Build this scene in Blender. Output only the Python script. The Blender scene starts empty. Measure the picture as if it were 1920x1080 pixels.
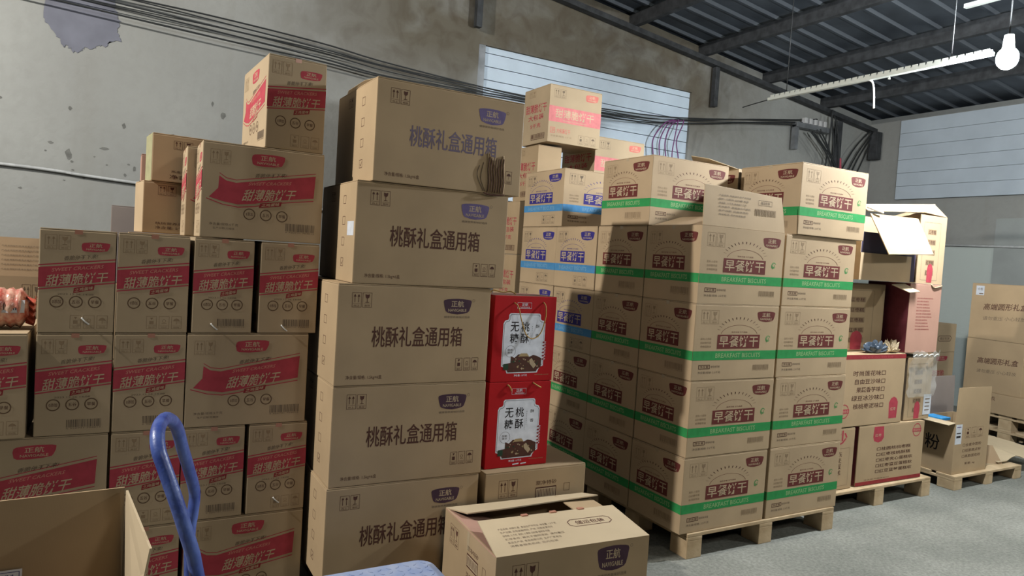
import bpy, bmesh, math, random
from mathutils import Vector, Matrix, noise
random.seed(7)
S = bpy.context.scene
COL = S.collection
R = math.radians

# ------------------------------------------------------------------ camera
YAW, PITCH, ROLL, FPX = R(29.36025197), R(-2.53858209), R(3.60072924), 1304.7965
f = Vector((math.sin(YAW)*math.cos(PITCH), math.cos(YAW)*math.cos(PITCH), math.sin(PITCH)))
r0 = Vector((math.cos(YAW), -math.sin(YAW), 0)); u0 = r0.cross(f)
c_, s_ = math.cos(ROLL), math.sin(ROLL)
rr = c_*r0 + s_*u0; uu = -s_*r0 + c_*u0
camd = bpy.data.cameras.new('camera'); cam = bpy.data.objects.new('camera', camd); COL.objects.link(cam)
camd.sensor_width = 36; camd.lens = 36*FPX/1920; camd.clip_start = .05; camd.clip_end = 80
cam.matrix_world = Matrix(((rr.x, uu.x, -f.x, 0), (rr.y, uu.y, -f.y, 0), (rr.z, uu.z, -f.z, 1.45), (0, 0, 0, 1)))
S.camera = cam

# ------------------------------------------------------------------ world, exposure, large lights
S.view_settings.view_transform = 'Standard'; S.view_settings.look = 'None'
S.view_settings.exposure = 0.0; S.view_settings.gamma = 1.0; S.view_settings.use_curve_mapping = False
W = bpy.data.worlds.new('world'); S.world = W; W.use_nodes = True
W.node_tree.nodes['Background'].inputs[0].default_value = (.80, .86, 1, 1)
W.node_tree.nodes['Background'].inputs[1].default_value = .015
def point(name, loc, power, color, radius):
    d = bpy.data.lights.new(name, 'POINT'); d.energy = power; d.color = color; d.shadow_soft_size = radius
    o = bpy.data.objects.new(name, d); COL.objects.link(o); o.location = loc; return o
point('unseen_light', (-3.0, 2.74, 4.05), 1020, (1, .965, .90), .05)      # lamp over the aisle to the left
point('unseen_light', (6.8, -1.0, 3.4), 210, (.96, 1, .95), .15)             # added fill outside the view, brightens the right and back walls
point('unseen_light', (2.6, -2.6, 3.9), 130, (1, .91, .78), .3)           # added weak fill behind the camera, lifts the front faces
LAMP_B = (4.32, 2.15, 2.745)
S.cycles.diffuse_bounces = 1

# ------------------------------------------------------------------ materials
MAT = {}
def mat(name, color, rough=.8, metal=0, spec=.3, noise_amt=0, nscale=8, bump=0, bscale=60, second=None, emit=None, coord='Object', lines=None):
    if name in MAT: return MAT[name]
    m = bpy.data.materials.new(name); m.use_nodes = True; nt = m.node_tree; N = nt.nodes; L = nt.links
    b = N['Principled BSDF']; b.inputs['Base Color'].default_value = (*color, 1); b.inputs['Roughness'].default_value = rough
    b.inputs['Metallic'].default_value = metal; b.inputs['Specular IOR Level'].default_value = spec
    if emit: b.inputs['Emission Color'].default_value = (*color, 1); b.inputs['Emission Strength'].default_value = emit
    tc = N.new('ShaderNodeTexCoord')
    if noise_amt or second:
        nz = N.new('ShaderNodeTexNoise'); nz.inputs['Scale'].default_value = nscale; nz.inputs['Detail'].default_value = 6
        L.new(tc.outputs[coord], nz.inputs['Vector'])
        rp = N.new('ShaderNodeValToRGB'); rp.color_ramp.elements[0].position = .35; rp.color_ramp.elements[1].position = .68
        c2 = second or tuple(min(1, c*(1+noise_amt)) for c in color)
        c1 = color if second else tuple(c*(1-noise_amt) for c in color)
        rp.color_ramp.elements[0].color = (*c1, 1); rp.color_ramp.elements[1].color = (*c2, 1)
        L.new(nz.outputs['Fac'], rp.inputs[0]); L.new(rp.outputs[0], b.inputs['Base Color'])
    if bump or lines:
        bp = N.new('ShaderNodeBump'); bp.inputs['Strength'].default_value = bump or .2; bp.inputs['Distance'].default_value = .004
        if lines:
            wv = N.new('ShaderNodeTexWave'); wv.bands_direction = lines[0]; wv.inputs['Scale'].default_value = lines[1]; wv.inputs['Distortion'].default_value = .4
            nb = N.new('ShaderNodeTexNoise'); nb.inputs['Scale'].default_value = 5
            L.new(tc.outputs[coord], wv.inputs['Vector']); L.new(tc.outputs[coord], nb.inputs['Vector'])
            mx = N.new('ShaderNodeMath'); mx.operation = 'MULTIPLY_ADD'; mx.inputs[1].default_value = 9
            L.new(nb.outputs['Fac'], mx.inputs[0]); L.new(wv.outputs['Fac'], mx.inputs[2]); L.new(mx.outputs[0], bp.inputs['Height'])
            bp.inputs['Distance'].default_value = .0016
        else:
            nb = N.new('ShaderNodeTexNoise'); nb.inputs['Scale'].default_value = bscale; nb.inputs['Detail'].default_value = 5
            L.new(tc.outputs[coord], nb.inputs['Vector']); L.new(nb.outputs['Fac'], bp.inputs['Height'])
        L.new(bp.outputs['Normal'], b.inputs['Normal'])
    MAT[name] = m; return m
def card(name, color): return mat(name, color, rough=.72, spec=.25, noise_amt=.07, nscale=3.5, lines=('X', 240), bump=.10)
CB = card('cardboard_tan', (.44, .315, .185))
CB_OLIVE = card('cardboard_olive', (.43, .325, .205))
CB_WARM = card('cardboard_warm', (.50, .365, .225))
CB_PINK = card('cardboard_pinkish', (.47, .27, .20))
CB_IN = card('cardboard_inside', (.40, .28, .17))
CB_PALE = card('cardboard_pale', (.53, .42, .275))
CB_SHADE = card('cardboard_shadow', (.25, .205, .18))  # kraft cardboard with shadow put into its colour
def ink(name, c, rough=.7): return mat('ink_'+name, c, rough=rough, spec=.2, noise_amt=.10, nscale=25)
RED = ink('red', (.42, .055, .075)); REDD = ink('dark_red', (.27, .03, .035)); BROWN = ink('brown', (.095, .040, .028))
GREYB = ink('grey_brown', (.17, .125, .085)); FAINT = ink('faint', (.30, .21, .125)); PURP = ink('purple', (.075, .038, .058))
PURP_L = ink('washed_purple', (.17, .135, .19)); BLACK = ink('black', (.02, .016, .018)); GREEN = ink('green', (.035, .30, .085))
GREEN_L = ink('pale_green', (.30, .47, .22)); BLUE = ink('blue', (.045, .035, .22)); SKY = ink('sky_blue', (.08, .27, .52))
SKYL = ink('pale_blue', (.20, .38, .55)); TAN = ink('tan', (.52, .40, .26)); WHITE = ink('white', (.62, .64, .68), .5)
MAROON = ink('maroon', (.15, .035, .03)); PINK = ink('pink', (.62, .20, .20)); ROSE = ink('rose', (.56, .16, .13)); GOLD = ink('gold', (.45, .33, .17))
WINE = ink('wine', (.15, .03, .04)); DARKG = ink('dark_green', (.03, .07, .04)); REDBOX = mat('gift_red', (.47, .014, .018), rough=.5, spec=.15, noise_amt=.05)
LBLUE = ink('ice_white', (.80, .83, .92), .4); LILAC = ink('lilac', (.15, .115, .25))
WOOD = mat('pallet_wood', (.46, .33, .19), rough=.85, second=(.60, .45, .28), nscale=9, bump=.4, bscale=40)
FILM = mat('clear_film', (.7, .68, .62), rough=.22, spec=.7, bump=.9, bscale=22)
FILM.node_tree.nodes['Principled BSDF'].inputs['Alpha'].default_value = .33
TAPE = mat('tape', (.50, .39, .25), rough=.25, spec=.6)
TAPER = mat('tape_red', (.47, .22, .15), rough=.3, spec=.5)

# ------------------------------------------------------------------ mesh helpers
def mesh_obj(name, me, parent=None, loc=(0, 0, 0), m=None):
    if m is not None and not me.materials: me.materials.append(m)
    o = bpy.data.objects.new(name, me); COL.objects.link(o); o.location = loc
    if parent: o.parent = parent
    return o
def from_bm(bm, name):
    me = bpy.data.meshes.new(name); bm.normal_update(); bm.to_mesh(me); bm.free(); return me
def add_box(bm, a, b, bevel=0):
    vs = [bm.verts.new((x, y, z)) for x in (a[0], b[0]) for y in (a[1], b[1]) for z in (a[2], b[2])]
    fs = [bm.faces.new([vs[i] for i in q]) for q in ((0, 1, 3, 2), (4, 6, 7, 5), (0, 4, 5, 1), (2, 3, 7, 6), (0, 2, 6, 4), (1, 5, 7, 3))]
    if bevel:
        es = list({e for fc in fs for e in fc.edges})
        bmesh.ops.bevel(bm, geom=es, offset=bevel, segments=2, affect='EDGES', profile=.6)
def box(name, a, b, m, parent=None, bevel=0):
    bm = bmesh.new(); add_box(bm, a, b, bevel); return mesh_obj(name, from_bm(bm, name), parent, m=m)
def empty(name, loc, rz=0, label=None, cat=None, group=None):
    o = bpy.data.objects.new(name, None); COL.objects.link(o); o.location = loc; o.rotation_euler[2] = R(rz); o.empty_display_size = .05
    tag(o, label, cat, group); return o
def tag(o, label=None, cat=None, group=None, kind=None):
    if label: o['label'] = label
    if cat: o['category'] = cat
    if group: o['group'] = group
    if kind: o['kind'] = kind
    return o
def panel(name, pts, th, m, parent=None, rough_edge=0):
    """a flat board of real thickness from corner points (thickness goes against the normal)"""
    P = [Vector(p) for p in pts]; n = (P[1]-P[0]).cross(P[2]-P[0]).normalized()
    bm = bmesh.new(); a = [bm.verts.new(p) for p in P]; b = [bm.verts.new(p-n*th) for p in P]
    bm.faces.new(a); bm.faces.new(b[::-1]); k = len(P)
    for i in range(k): bm.faces.new((a[i], b[i], b[(i+1) % k], a[(i+1) % k]))
    return mesh_obj(name, from_bm(bm, name), parent, m=m)
def smooth(pts, n=6):
    P = [Vector(p) for p in pts]; out = []
    for i in range(len(P)-1):
        p0, p1, p2, p3 = P[max(i-1, 0)], P[i], P[i+1], P[min(i+2, len(P)-1)]
        for k in range(n):
            t = k/n
            out.append(.5*((2*p1)+(-p0+p2)*t+(2*p0-5*p1+4*p2-p3)*t*t+(-p0+3*p1-3*p2+p3)*t**3))
    out.append(P[-1]); return out
def tube_mesh(name, pts, r, seg=8, n=6):
    P = smooth(pts, n) if n else [Vector(p) for p in pts]; bm = bmesh.new(); rings = []
    up = Vector((0, 0, 1)); t0 = (P[1]-P[0]).normalized(); x = t0.cross(up)
    if x.length < .05: x = t0.cross(Vector((1, 0, 0)))
    x.normalize()
    for i, p in enumerate(P):
        t = (P[min(i+1, len(P)-1)]-P[max(i-1, 0)]).normalized(); x = (x-t*x.dot(t)).normalized(); y = t.cross(x)
        rad = r[i*len(r)//len(P)] if isinstance(r, (list, tuple)) else r
        rings.append([bm.verts.new(p+(x*math.cos(a)+y*math.sin(a))*rad) for a in [2*math.pi*k/seg for k in range(seg)]])
    for a, b in zip(rings, rings[1:]):
        for k in range(seg):
            fc = bm.faces.new((a[k], a[(k+1) % seg], b[(k+1) % seg], b[k])); fc.smooth = True
    bm.faces.new(rings[0][::-1]); bm.faces.new(rings[-1]); return from_bm(bm, name)
def tube(name, pts, r, m, parent=None, seg=8, n=6): return mesh_obj(name, tube_mesh(name, pts, r, seg, n), parent, m=m)

# ------------------------------------------------------------------ printed artwork (flat ink on the face of its box)
GL = {}
def glyphs(s, bold=0):
    bold = min(bold, .010)
    key = (s, bold)
    if key in GL: return GL[key]
    c = bpy.data.curves.new('t', 'FONT'); c.body = s; c.offset = bold; c.resolution_u = 2
    o = bpy.data.objects.new('t', c); COL.objects.link(o)
    dg = bpy.context.evaluated_depsgraph_get(); m = o.evaluated_get(dg).to_mesh()
    V = [(v.co.x, v.co.y) for v in m.vertices]; F = [tuple(p.vertices) for p in m.polygons]
    xs = [v[0] for v in V]; ys = [v[1] for v in V]; x0, x1, y0, y1 = min(xs), max(xs), min(ys), max(ys)
    V = [((x-x0)/(x1-x0+1e-9), (y-y0)/(y1-y0+1e-9)) for x, y in V]
    bpy.data.objects.remove(o); bpy.data.curves.remove(c); GL[key] = (V, F); return GL[key]
class Art:
    def __init__(s, w, h): s.w, s.h, s.V, s.F, s.M, s.mats = w, h, [], [], [], []
    def add(s, V, F, m, layer):
        if m not in s.mats: s.mats.append(m)
        k = len(s.V); s.V += [(x, -.0004-.0002*layer, z) for x, z in V]
        s.F += [tuple(i+k for i in fc) for fc in F]; s.M += [s.mats.index(m)]*len(F)
    def poly(s, pts, m, layer=0): s.add([(u*s.w, v*s.h) for u, v in pts], [tuple(range(len(pts)))], m, layer)
    def rect(s, a, b, c, d, m, layer=0, k=0): s.poly([(a, b), (c, b+k), (c, d+k), (a, d)], m, layer)
    def ringp(s, outer, inner, m, layer=0):
        n = len(outer); V = [(u*s.w, v*s.h) for u, v in outer+inner]
        s.add(V, [(i, (i+1) % n, n+(i+1) % n, n+i) for i in range(n)], m, layer)
    def frame(s, a, b, c, d, m, t=.0016, layer=0):
        tu, tv = t/s.w, t/s.h
        s.ringp([(a, b), (c, b), (c, d), (a, d)], [(a+tu, b+tv), (c-tu, b+tv), (c-tu, d-tv), (a+tu, d-tv)], m, layer)
    def ring(s, cu, cv, r, t, m, layer=0, a0=0, a1=360, n=28, sq=1):
        A = [R(a0+(a1-a0)*i/n) for i in range(n+1)]
        o = [(cu*s.w+r*math.cos(a), cv*s.h+r*sq*math.sin(a)) for a in A]; i_ = [(cu*s.w+(r-t)*math.cos(a), cv*s.h+(r-t)*sq*math.sin(a)) for a in A]
        s.add(o+i_, [(k, k+1, n+2+k, n+1+k) for k in range(n)], m, layer)
    def disc(s, cu, cv, r, m, layer=0, n=20, sq=1): s.add([(cu*s.w+r*math.cos(2*math.pi*k/n), cv*s.h+r*sq*math.sin(2*math.pi*k/n)) for k in range(n)], [tuple(range(n))], m, layer)
    def text(s, t, a, b, c, d, m, layer=1, bold=0, shear=0, rise=0):
        V, F = glyphs(t, bold)
        s.add([((a+(c-a)*x+shear*(y-.5)*(d-b))*s.w, (b+(d-b)*y+rise*x)*s.h) for x, y in V], F, m, layer)
    def build(s, name):
        me = bpy.data.meshes.new(name); me.from_pydata(s.V, [], s.F)
        for m in s.mats: me.materials.append(m)
        me.polygons.foreach_set('material_index', s.M); me.update(); return me
def logo(w, h, a, b, c, d, bg, fg, reg=True, style='shield', sub=None):
    A = Art(w, h); W_, H_ = c-a, d-b
    if style == 'shield': P = [(0, .80), (.02, .90), (.12, .95), (.3, .985), (.5, 1), (.7, .985), (.88, .95), (.98, .90), (1, .80), (.97, .5), (.92, .22), (.86, .12), (.7, .04), (.5, 0), (.3, .04), (.14, .12), (.08, .22), (.03, .5)]
    else: P = [(0, .55), (.02, .8), (.08, .9), (.3, .97), (.6, 1), (.9, .97), (1, .9), (.99, .6), (.94, .3), (.9, .15), (.7, .05), (.4, 0), (.1, .04), (.03, .15)]
    A.poly([(a+x*W_, b+y*H_) for x, y in P], bg, 0)
    A.text('正航', a+.27*W_, b+.47*H_, a+.72*W_, b+.87*H_, fg, 1, .012)
    A.text('NAVIGABLE', a+.17*W_, b+.17*H_, a+.82*W_, b+.36*H_, fg, 1, .01)
    if reg: A.ring(a+1.07*W_, b+.9*H_, .006, .0012, GREYB, 0)
    if sub: A.text(sub, a+.04*W_, b-.24*H_, a+.96*W_, b-.10*H_, GREYB, 0)
    return A.build('brand_logo')
def symbols(w, h, a, b, c, d, m, kind='two'):
    """printed handling marks in little frames, a..c by b..d"""
    A = Art(w, h); n = 2 if kind == 'two' else 3; g = (c-a)*.06; cw = (c-a-g*(n-1))/n
    for i in range(n):
        x0 = a+i*(cw+g); x1 = x0+cw; A.frame(x0, b, x1, d, m, .0014); H_ = d-b
        A.rect(x0+.1*cw, b+.24*H_, x1-.1*cw, b+.255*H_, m); X = lambda t: x0+t*cw; Y = lambda t: b+t*H_
        A.text(('向上', '易碎', '堆码', '勿压', '怕雨')[i if n == 2 else i+2], X(.2), Y(.06), X(.8), Y(.18), m, 0)
        k = i if n == 2 else i+2
        if k == 0:
            for q in (.3, .7): A.rect(X(q-.03), Y(.34), X(q+.03), Y(.75), m); A.poly([(X(q-.14), Y(.72)), (X(q+.14), Y(.72)), (X(q), Y(.9))], m)
        elif k == 1:
            A.poly([(X(.28), Y(.9)), (X(.5), Y(.86)), (X(.75), Y(.9)), (X(.7), Y(.68)), (X(.5), Y(.58)), (X(.32), Y(.68))], m)
            A.rect(X(.47), Y(.36), X(.53), Y(.6), m); A.rect(X(.3), Y(.33), X(.7), Y(.37), m)
        elif k == 2:
            A.rect(X(.3), Y(.36), X(.7), Y(.62), m); A.poly([(X(.35), Y(.88)), (X(.65), Y(.88)), (X(.5), Y(.7))], m)
        elif k == 3:
            A.ring((X(.5)), Y(.62), .006, .0012, m); A.rect(X(.25), Y(.42), X(.75), Y(.45), m)
        else:
            A.poly([(X(.15), Y(.62)), (X(.3), Y(.78)), (X(.5), Y(.84)), (X(.7), Y(.78)), (X(.85), Y(.62))], m); A.rect(X(.48), Y(.36), X(.52), Y(.62), m)
    return A.build('handling_symbols')
def barcode(w, h, a, b, c, d, m, frame=False, ticks=26):
    A = Art(w, h); rnd = random.Random(int(w*1000+ticks)); x = a
    while x < c-.001:
        t = rnd.choice((.25, .45, .7))*(c-a)/ticks*1.3; A.rect(x, b+.16*(d-b), min(c, x+t), d, m); x += t+rnd.choice((.3, .5))*(c-a)/ticks*1.3
    A.text('6 920731 704015', a, b-.02*(d-b), c, b+.12*(d-b), m, 0)
    if frame: A.frame(a-.012, b-.01, c+.012, d+.012, m, .003)
    return A.build('barcode')
SEALC = ink('seal_brown', (.14, .085, .05))
SEALT = ('0添加', '五谷', '早餐')
def seals(w, h, us, v, r):
    A = Art(w, h)
    for u, t in zip(us, SEALT):
        A.ring(u, v, r, r*.18, SEALC); A.text(t, u-r*.6/w, v-r*.30/h, u+r*.6/w, v+r*.32/h, BROWN, 0)
    return A.build('feature_seals')
SWC = ink('worn_red', (.56, .24, .18))
def banner(w, h, wide):
    A = Art(w, h)
    if wide:
        P = [(.135, .65), (.19, .605), (.27, .59), (.5, .645), (.93, .745), (.92, .50), (.6, .44), (.42, .385), (.29, .365), (.17, .385), (.06, .42), (.095, .47), (.13, .52)]
        A.poly(P, RED, 0)
        for off in (.025,):
            up = P[:5]; A.ringp([(u, v+off+.008) for u, v in up]+[(u, v+off) for u, v in up[::-1]], [(u, v+off+.004) for u, v in up]+[(u, v+off+.004) for u, v in up[::-1]], RED, 0)
        lo = [(.92, .475), (.6, .415), (.42, .36), (.29, .34), (.17, .358), (.04, .41)]
        A.ringp(lo+[(u, v-.01) for u, v in lo[::-1]], [(u, v-.005) for u, v in lo]+[(u, v-.005) for u, v in lo[::-1]], RED, 0)
        t = (.33, .76, .40, .215, .37, .72, .572, .045); bb = (.47, .345, .64)
    else:
        A.poly([(.0, .435), (1, .515), (1, .70), (0, .625)], RED, 0)
        for v in (.64, .41): A.poly([(0, v), (1, v+.078), (1, v+.09), (0, v+.012)], RED, 0)
        t = (.10, .90, .44, .135, .17, .84, .585, .03); bb = (.46, .385, .72)
    A.text('甜薄脆饼干', t[0], t[2], t[1], t[2]+(.13 if wide else .115), TAN, 1, .03, .25, .05)
    A.text('SWEET CRACKERS', t[4], t[6], t[5], t[6]+.035, SWC, 1, .02, .3, .05)
    u, v, u2 = bb; A.poly([(u-.01, v), (u2, v+.035), (u2+.01, v+.085), (u, v+.05)], REDD, 1)
    A.text('之鸡蛋味', u+.01, v+.01, u2-.01, v+.045, TAN, 2, .01, .2, .03)
    return A.build('product_banner')
def slogan(w, h, a, c, v):
    A = Art(w, h); A.text('香脆停不下来!', a, v, c, v+.045, GREYB, 0, .02, .3, .035); return A.build('slogan')
def small_print(w, h, lines, m):
    A = Art(w, h)
    for t, a, b, c, d in lines: A.text(t, a, b, c, d, m, 0)
    return A.build('small_print')
def tape_art(w, h, u, m=TAPER, v0=.955):
    A = Art(w, h); A.rect(u-.012/w, v0, u+.012/w, .998, m); return A.build('tape_end')
ARTS = {}
def art(kind, w, h):
    k = (kind, round(w, 3), round(h, 3))
    if k in ARTS: return ARTS[k]
    L_ = []; add = lambda n, me: L_.append((n, me))
    if kind in ('cracker_wide',):
        add('handling_symbols', symbols(w, h, .06, .77, .22, .92, FAINT)); add('brand_logo', logo(w, h, .385, .79, .66, .925, RED, TAN, False, 'blob'))
        add('slogan', slogan(w, h, .42, .68, .665)); add('product_banner', banner(w, h, True)); add('feature_seals', seals(w, h, (.385, .52, .655), .27, .022))
        add('barcode', barcode(w, h, .69, .10, .94, .20, GREYB)); add('small_print', small_print(w, h, [('净含量/规格:5千克', .07, .13, .30, .158), ('生产日期:见箱体', .10, .09, .27, .112)], GREYB))
    elif kind.startswith('cracker_narrow'):
        add('handling_symbols', symbols(w, h, .07, .80, .40, .94, FAINT)); add('brand_logo', logo(w, h, .54, .79, .92, .885, RED, TAN, False, 'blob'))
        add('slogan', slogan(w, h, .32, .76, .695)); add('product_banner', banner(w, h, False)); add('feature_seals', seals(w, h, (.24, .49, .74), .30, .021))
        if kind.endswith('code'): add('barcode', barcode(w, h, .42, .06, .88, .15, GREYB))
        else: add('stacking_symbols', symbols(w, h, .42, .04, .92, .17, FAINT, 'three'))
        if kind.endswith('code') or kind.endswith('date'): add('date_print', small_print(w, h, [('2023.12.26 14:08', .25, .365, .72, .382)], GREYB))
        add('tape_end', tape_art(w, h, .5))
    elif kind in ('peach', 'peach_washed', 'peach_lilac'):
        t = PURP_L if kind == 'peach_washed' else BROWN; lg = LILAC if kind in ('peach_washed', 'peach_lilac') else PURP
        add('handling_symbols', symbols(w, h, .085, .77, .205, .915, BROWN)); add('brand_logo', logo(w, h, .67, .715, .865, .88, lg, TAN, True, 'shield', '健康营养美味好选择'))
        A = Art(w, h); A.text('桃酥礼盒通用箱', .215, .375, .81, .585, t, 0, .012); add('product_title', A.build('product_title'))
        add('stacking_symbols', symbols(w, h, .775, .12, .935, .255, BROWN, 'three')); add('small_print', small_print(w, h, [('净含量/规格: 1.5kg×6盒', .07, .055, .29, .10)], BROWN))
    elif kind == 'open_front':
        add('handling_symbols', symbols(w, h, .10, .66, .26, .90, BROWN)); add('brand_logo', logo(w, h, .64, .70, .86, .95, PURP, TAN, True, 'shield', '健康营养美味好选择'))
        A = Art(w, h); A.text('桃酥礼盒通用箱', .215, .30, .81, .52, BROWN, 0, .012); add('product_title', A.build('product_title'))
    elif kind == 'peach_end':
        add('handling_symbols', symbols(w, h, .13, .70, .31, .90, BROWN)); A = Art(w, h)
        A.text('票净特砂', .49, .80, .70, .85, BROWN, 0); A.rect(.49, .64, .70, .775, BROWN, 0); A.rect(.497, .655, .693, .76, TAN, 1); A.frame(.78, .70, .84, .79, BROWN)
        for i in range(12): A.rect(.505+i*.0155, .665, .511+i*.0155, .75, BROWN, 2)
        A.text('芝麻桃酥', .49, .54, .70, .59, BROWN, 0); A.rect(.49, .40, .70, .52, BROWN, 0); A.rect(.497, .415, .693, .505, TAN, 1); A.frame(.78, .44, .84, .53, BROWN)
        for i in range(12): A.rect(.505+i*.0155, .425, .511+i*.0155, .495, BROWN, 2)
        add('flavour_checklist', A.build('flavour_checklist'))
    elif kind == 'peach_end_checks':
        add('handling_symbols', symbols(w, h, .30, .82, .42, .92, BROWN)); A = Art(w, h)
        for i, v in enumerate((.78, .57, .36, .15)): A.frame(.66, v, .73, v+.085, BROWN, .002)
        A.poly([(.67, .19), (.69, .165), (.725, .22), (.69, .18)], BROWN); add('flavour_checklist', A.build('flavour_checklist'))
    elif kind.startswith('breakfast'):
        side = 'side' in kind; blue = 'blue' in kind
        bg, band = (BLUE, SKY) if blue else (MAROON, GREEN)
        add('handling_symbols', symbols(w, h, .07, .74, .27 if not side else .30, .92, FAINT if not blue else GREYB))
        add('brand_logo', logo(w, h, .62 if side else .73, .775, .94 if side else .955, .92, bg, TAN, False))
        a, c = (.14, .74) if side else (.27, .78)
        A = Art(w, h); A.rect(a, .415, c, .60, bg, 1); A.text('早餐饼干', a+.02, .435, c-.02, .585, TAN, 2, .045)
        A.ring((a+c)/2, .585, (c-a)*w*.44, .003, bg, 0, 12, 168, sq=.42)
        for i in range(15):
            an = R(18+144*i/14); q = Vector((math.cos(an), math.sin(an)*.55)); cx, cz = (a+c)/2*w, .60*h; r1, r2 = (c-a)*w*.47, (c-a)*w*.54
            p = [(cx+q.x*r1-.002, cz+q.y*r1), (cx+q.x*r1+.002, cz+q.y*r1), (cx+q.x*r2+.004, cz+q.y*r2), (cx+q.x*r2-.003, cz+q.y*r2)]
            A.add(p, [(0, 1, 2, 3)], bg if blue else BROWN, 0)
        A.text('营养早餐 元气满满', a+.16, .625, c-.16, .645, bg, 0); add('product_title', A.build('product_title'))
        A = Art(w, h); A.rect(0.002, .265, .998, .385, band, 0)
        A.text('BREAKFAST BISCUITS', .26 if not side else .12, .295, .80, .355, SKYL if blue else GREEN_L, 1, .02); add('colour_band', A.build('colour_band'))
        if not side:
            add('small_print', small_print(w, h, [('配料:小麦粉', .08, .53, .20, .56), ('白砂糖鸡蛋', .08, .48, .20, .51), ('食用植物油', .08, .43, .20, .46)], FAINT))
            A = Art(w, h)
            for k in range(3): A.ring(.885, .54, .018-.005*k, .003, GREEN, 0, 30+80*k, 250+80*k)
            add('green_mark', A.build('green_mark'))
            A = Art(w, h); A.frame(.075, .15, .205, .205, BROWN, .003); A.text('净含量', .09, .165, .19, .193, BROWN, 0); A.text('酵母味早餐', .215, .165, .32, .195, GREYB, 0); A.text('净含量/规格: 2.5千克', .07, .09, .33, .12, GREYB, 0); add('weight_print', A.build('weight_print'))
            add('barcode', barcode(w, h, .72, .11, .92, .19, FAINT))
        elif blue: add('stacking_symbols', symbols(w, h, .50, .05, .82, .20, GREYB, 'three'))
        else: add('barcode', barcode(w, h, .52, .09, .84, .19, FAINT)); add('tape_end', tape_art(w, h, .5, TAPE, .95))
    elif kind == 'pink_front':
        add('handling_symbols', symbols(w, h, .08, .78, .30, .93, GREYB)); add('brand_logo', logo(w, h, .68, .80, .93, .93, ROSE, TAN, False, 'blob'))
        A = Art(w, h); A.rect(0.001, .36, .999, .63, PINK, 0); A.text('甜薄脆饼干', .12, .43, .86, .59, TAN, 1, .01); A.text('TIANBAOCUIBINGGAN', .27, .385, .72, .41, TAN, 1); add('product_banner', A.build('product_banner'))
        A = Art(w, h); A.frame(.04, .16, .13, .26, ROSE, .004); A.text('净', .055, .175, .115, .245, ROSE, 0); A.text('大包装饼干', .16, .17, .42, .255, ROSE, 0, .02); A.text('净含量/规格: 5千克', .05, .10, .45, .13, FAINT, 0); add('small_print', A.build('small_print'))
        add('stacking_symbols', symbols(w, h, .58, .03, .92, .19, GREYB, 'three'))
    elif kind == 'pink_side':
        A = Art(w, h); A.text('甜薄脆饼干', .08, .56, .90, .72, RED, 0, .02, 0, -.02); A.text('大包装', .2, .42, .8, .52, RED, 0, .02); A.text('5千克', .3, .28, .7, .36, RED, 0, .02); add('product_title', A.build('product_title'))
        add('barcode', barcode(w, h, .36, .08, .86, .16, BROWN, True, 14)); add('handling_symbols', symbols(w, h, .2, .84, .45, .95, FAINT))
    elif kind == 'bean':
        add('handling_symbols', symbols(w, h, .16, .74, .36, .93, BROWN)); A = Art(w, h)
        A.text('核桃营养豆奶加工(含糖)', .14, .16, .80, .22, BROWN, 0); A.text('净含量: 5千克', .14, .08, .52, .14, BROWN, 0); add('small_print', A.build('small_print'))
    elif kind == 'bean_green':
        add('handling_symbols', symbols(w, h, .26, .70, .50, .88, BROWN)); add('brand_logo', logo(w, h, .48, .34, .82, .60, GREEN, TAN, False, 'blob'))
        A = Art(w, h); A.text('燕麦乳饼干', .24, .20, .55, .25, BROWN, 0); A.text('净含量:5千克', .22, .07, .85, .16, BROWN, 0, .02); add('small_print', A.build('small_print'))
    elif kind in ('dates_down', 'dates_up'):
        A = Art(w, h); rows = ('时尚莲花味□', '自由豆沙味□', '果蔬香芋味□', '绿豆冰沙味□', '核桃枣泥味□') if kind == 'dates_down' else ('□桂圆核桃枣糕', '□红枣核桃酥糕', '□红枣夹心蛋糕软', '□红枣蜜豆蛋糕软', '□红豆蓝莓蛋糕软')
        for i, t in enumerate(rows):
            if kind == 'dates_down': A.text(t, .22+.03*(i % 3), .70-.115*i, .70, .775-.115*i, BROWN, 0, .02)
            else: A.text(t, .28, .56-.095*i, .80+.04*(i > 1), .62-.095*i, BROWN, 0, .02)
        add('flavour_list', A.build('flavour_list')); A = Art(w, h)
        if kind == 'dates_down': A.rect(0, .935, 1, .995, REDD, 0); A.text('五谷杂粮饼', .3, .95, .8, .975, RED, 1)
        else: A.rect(0, .005, 1, .065, REDD, 0); A.text('净含量见箱体标识', .12, .08, .5, .10, BROWN, 0)
        add('red_stripe', A.build('red_stripe')); A = Art(w, h)
        if kind == 'dates_down': A.poly([(.80, .07), (.92, .07), (.93, .30), (.90, .36), (.86, .38), (.82, .36), (.79, .30)], RED, 0); A.text('红枣', .82, .18, .90, .23, TAN, 1)
        else: A.poly([(.22, .97), (.36, .97), (.37, .78), (.34, .72), (.29, .70), (.23, .73), (.21, .80)], RED, 0); A.text('红枣', .24, .80, .33, .85, TAN, 1)
        add('red_emblem', A.build('red_emblem')); A = Art(w, h); cu, cv = (.13, .22) if kind == 'dates_down' else (.88, .85)
        A.ring(cu, cv, .045, .006, RED, 0); A.rect(cu-.07, cv-.03, cu+.07, cv+.03, RED, 1); A.text('食品安全', cu-.06, cv-.02, cu+.06, cv+.02, TAN, 2); add('round_stamp', A.build('round_stamp'))
    elif kind == 'columns':
        A = Art(w, h)
        for i in range(5): A.rect(.30, .12+.15*i, .62, .20+.15*i, FAINT, 0); A.text('红枣糕', .32, .13+.15*i, .60, .19+.15*i, BROWN, 1, .02)
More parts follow.
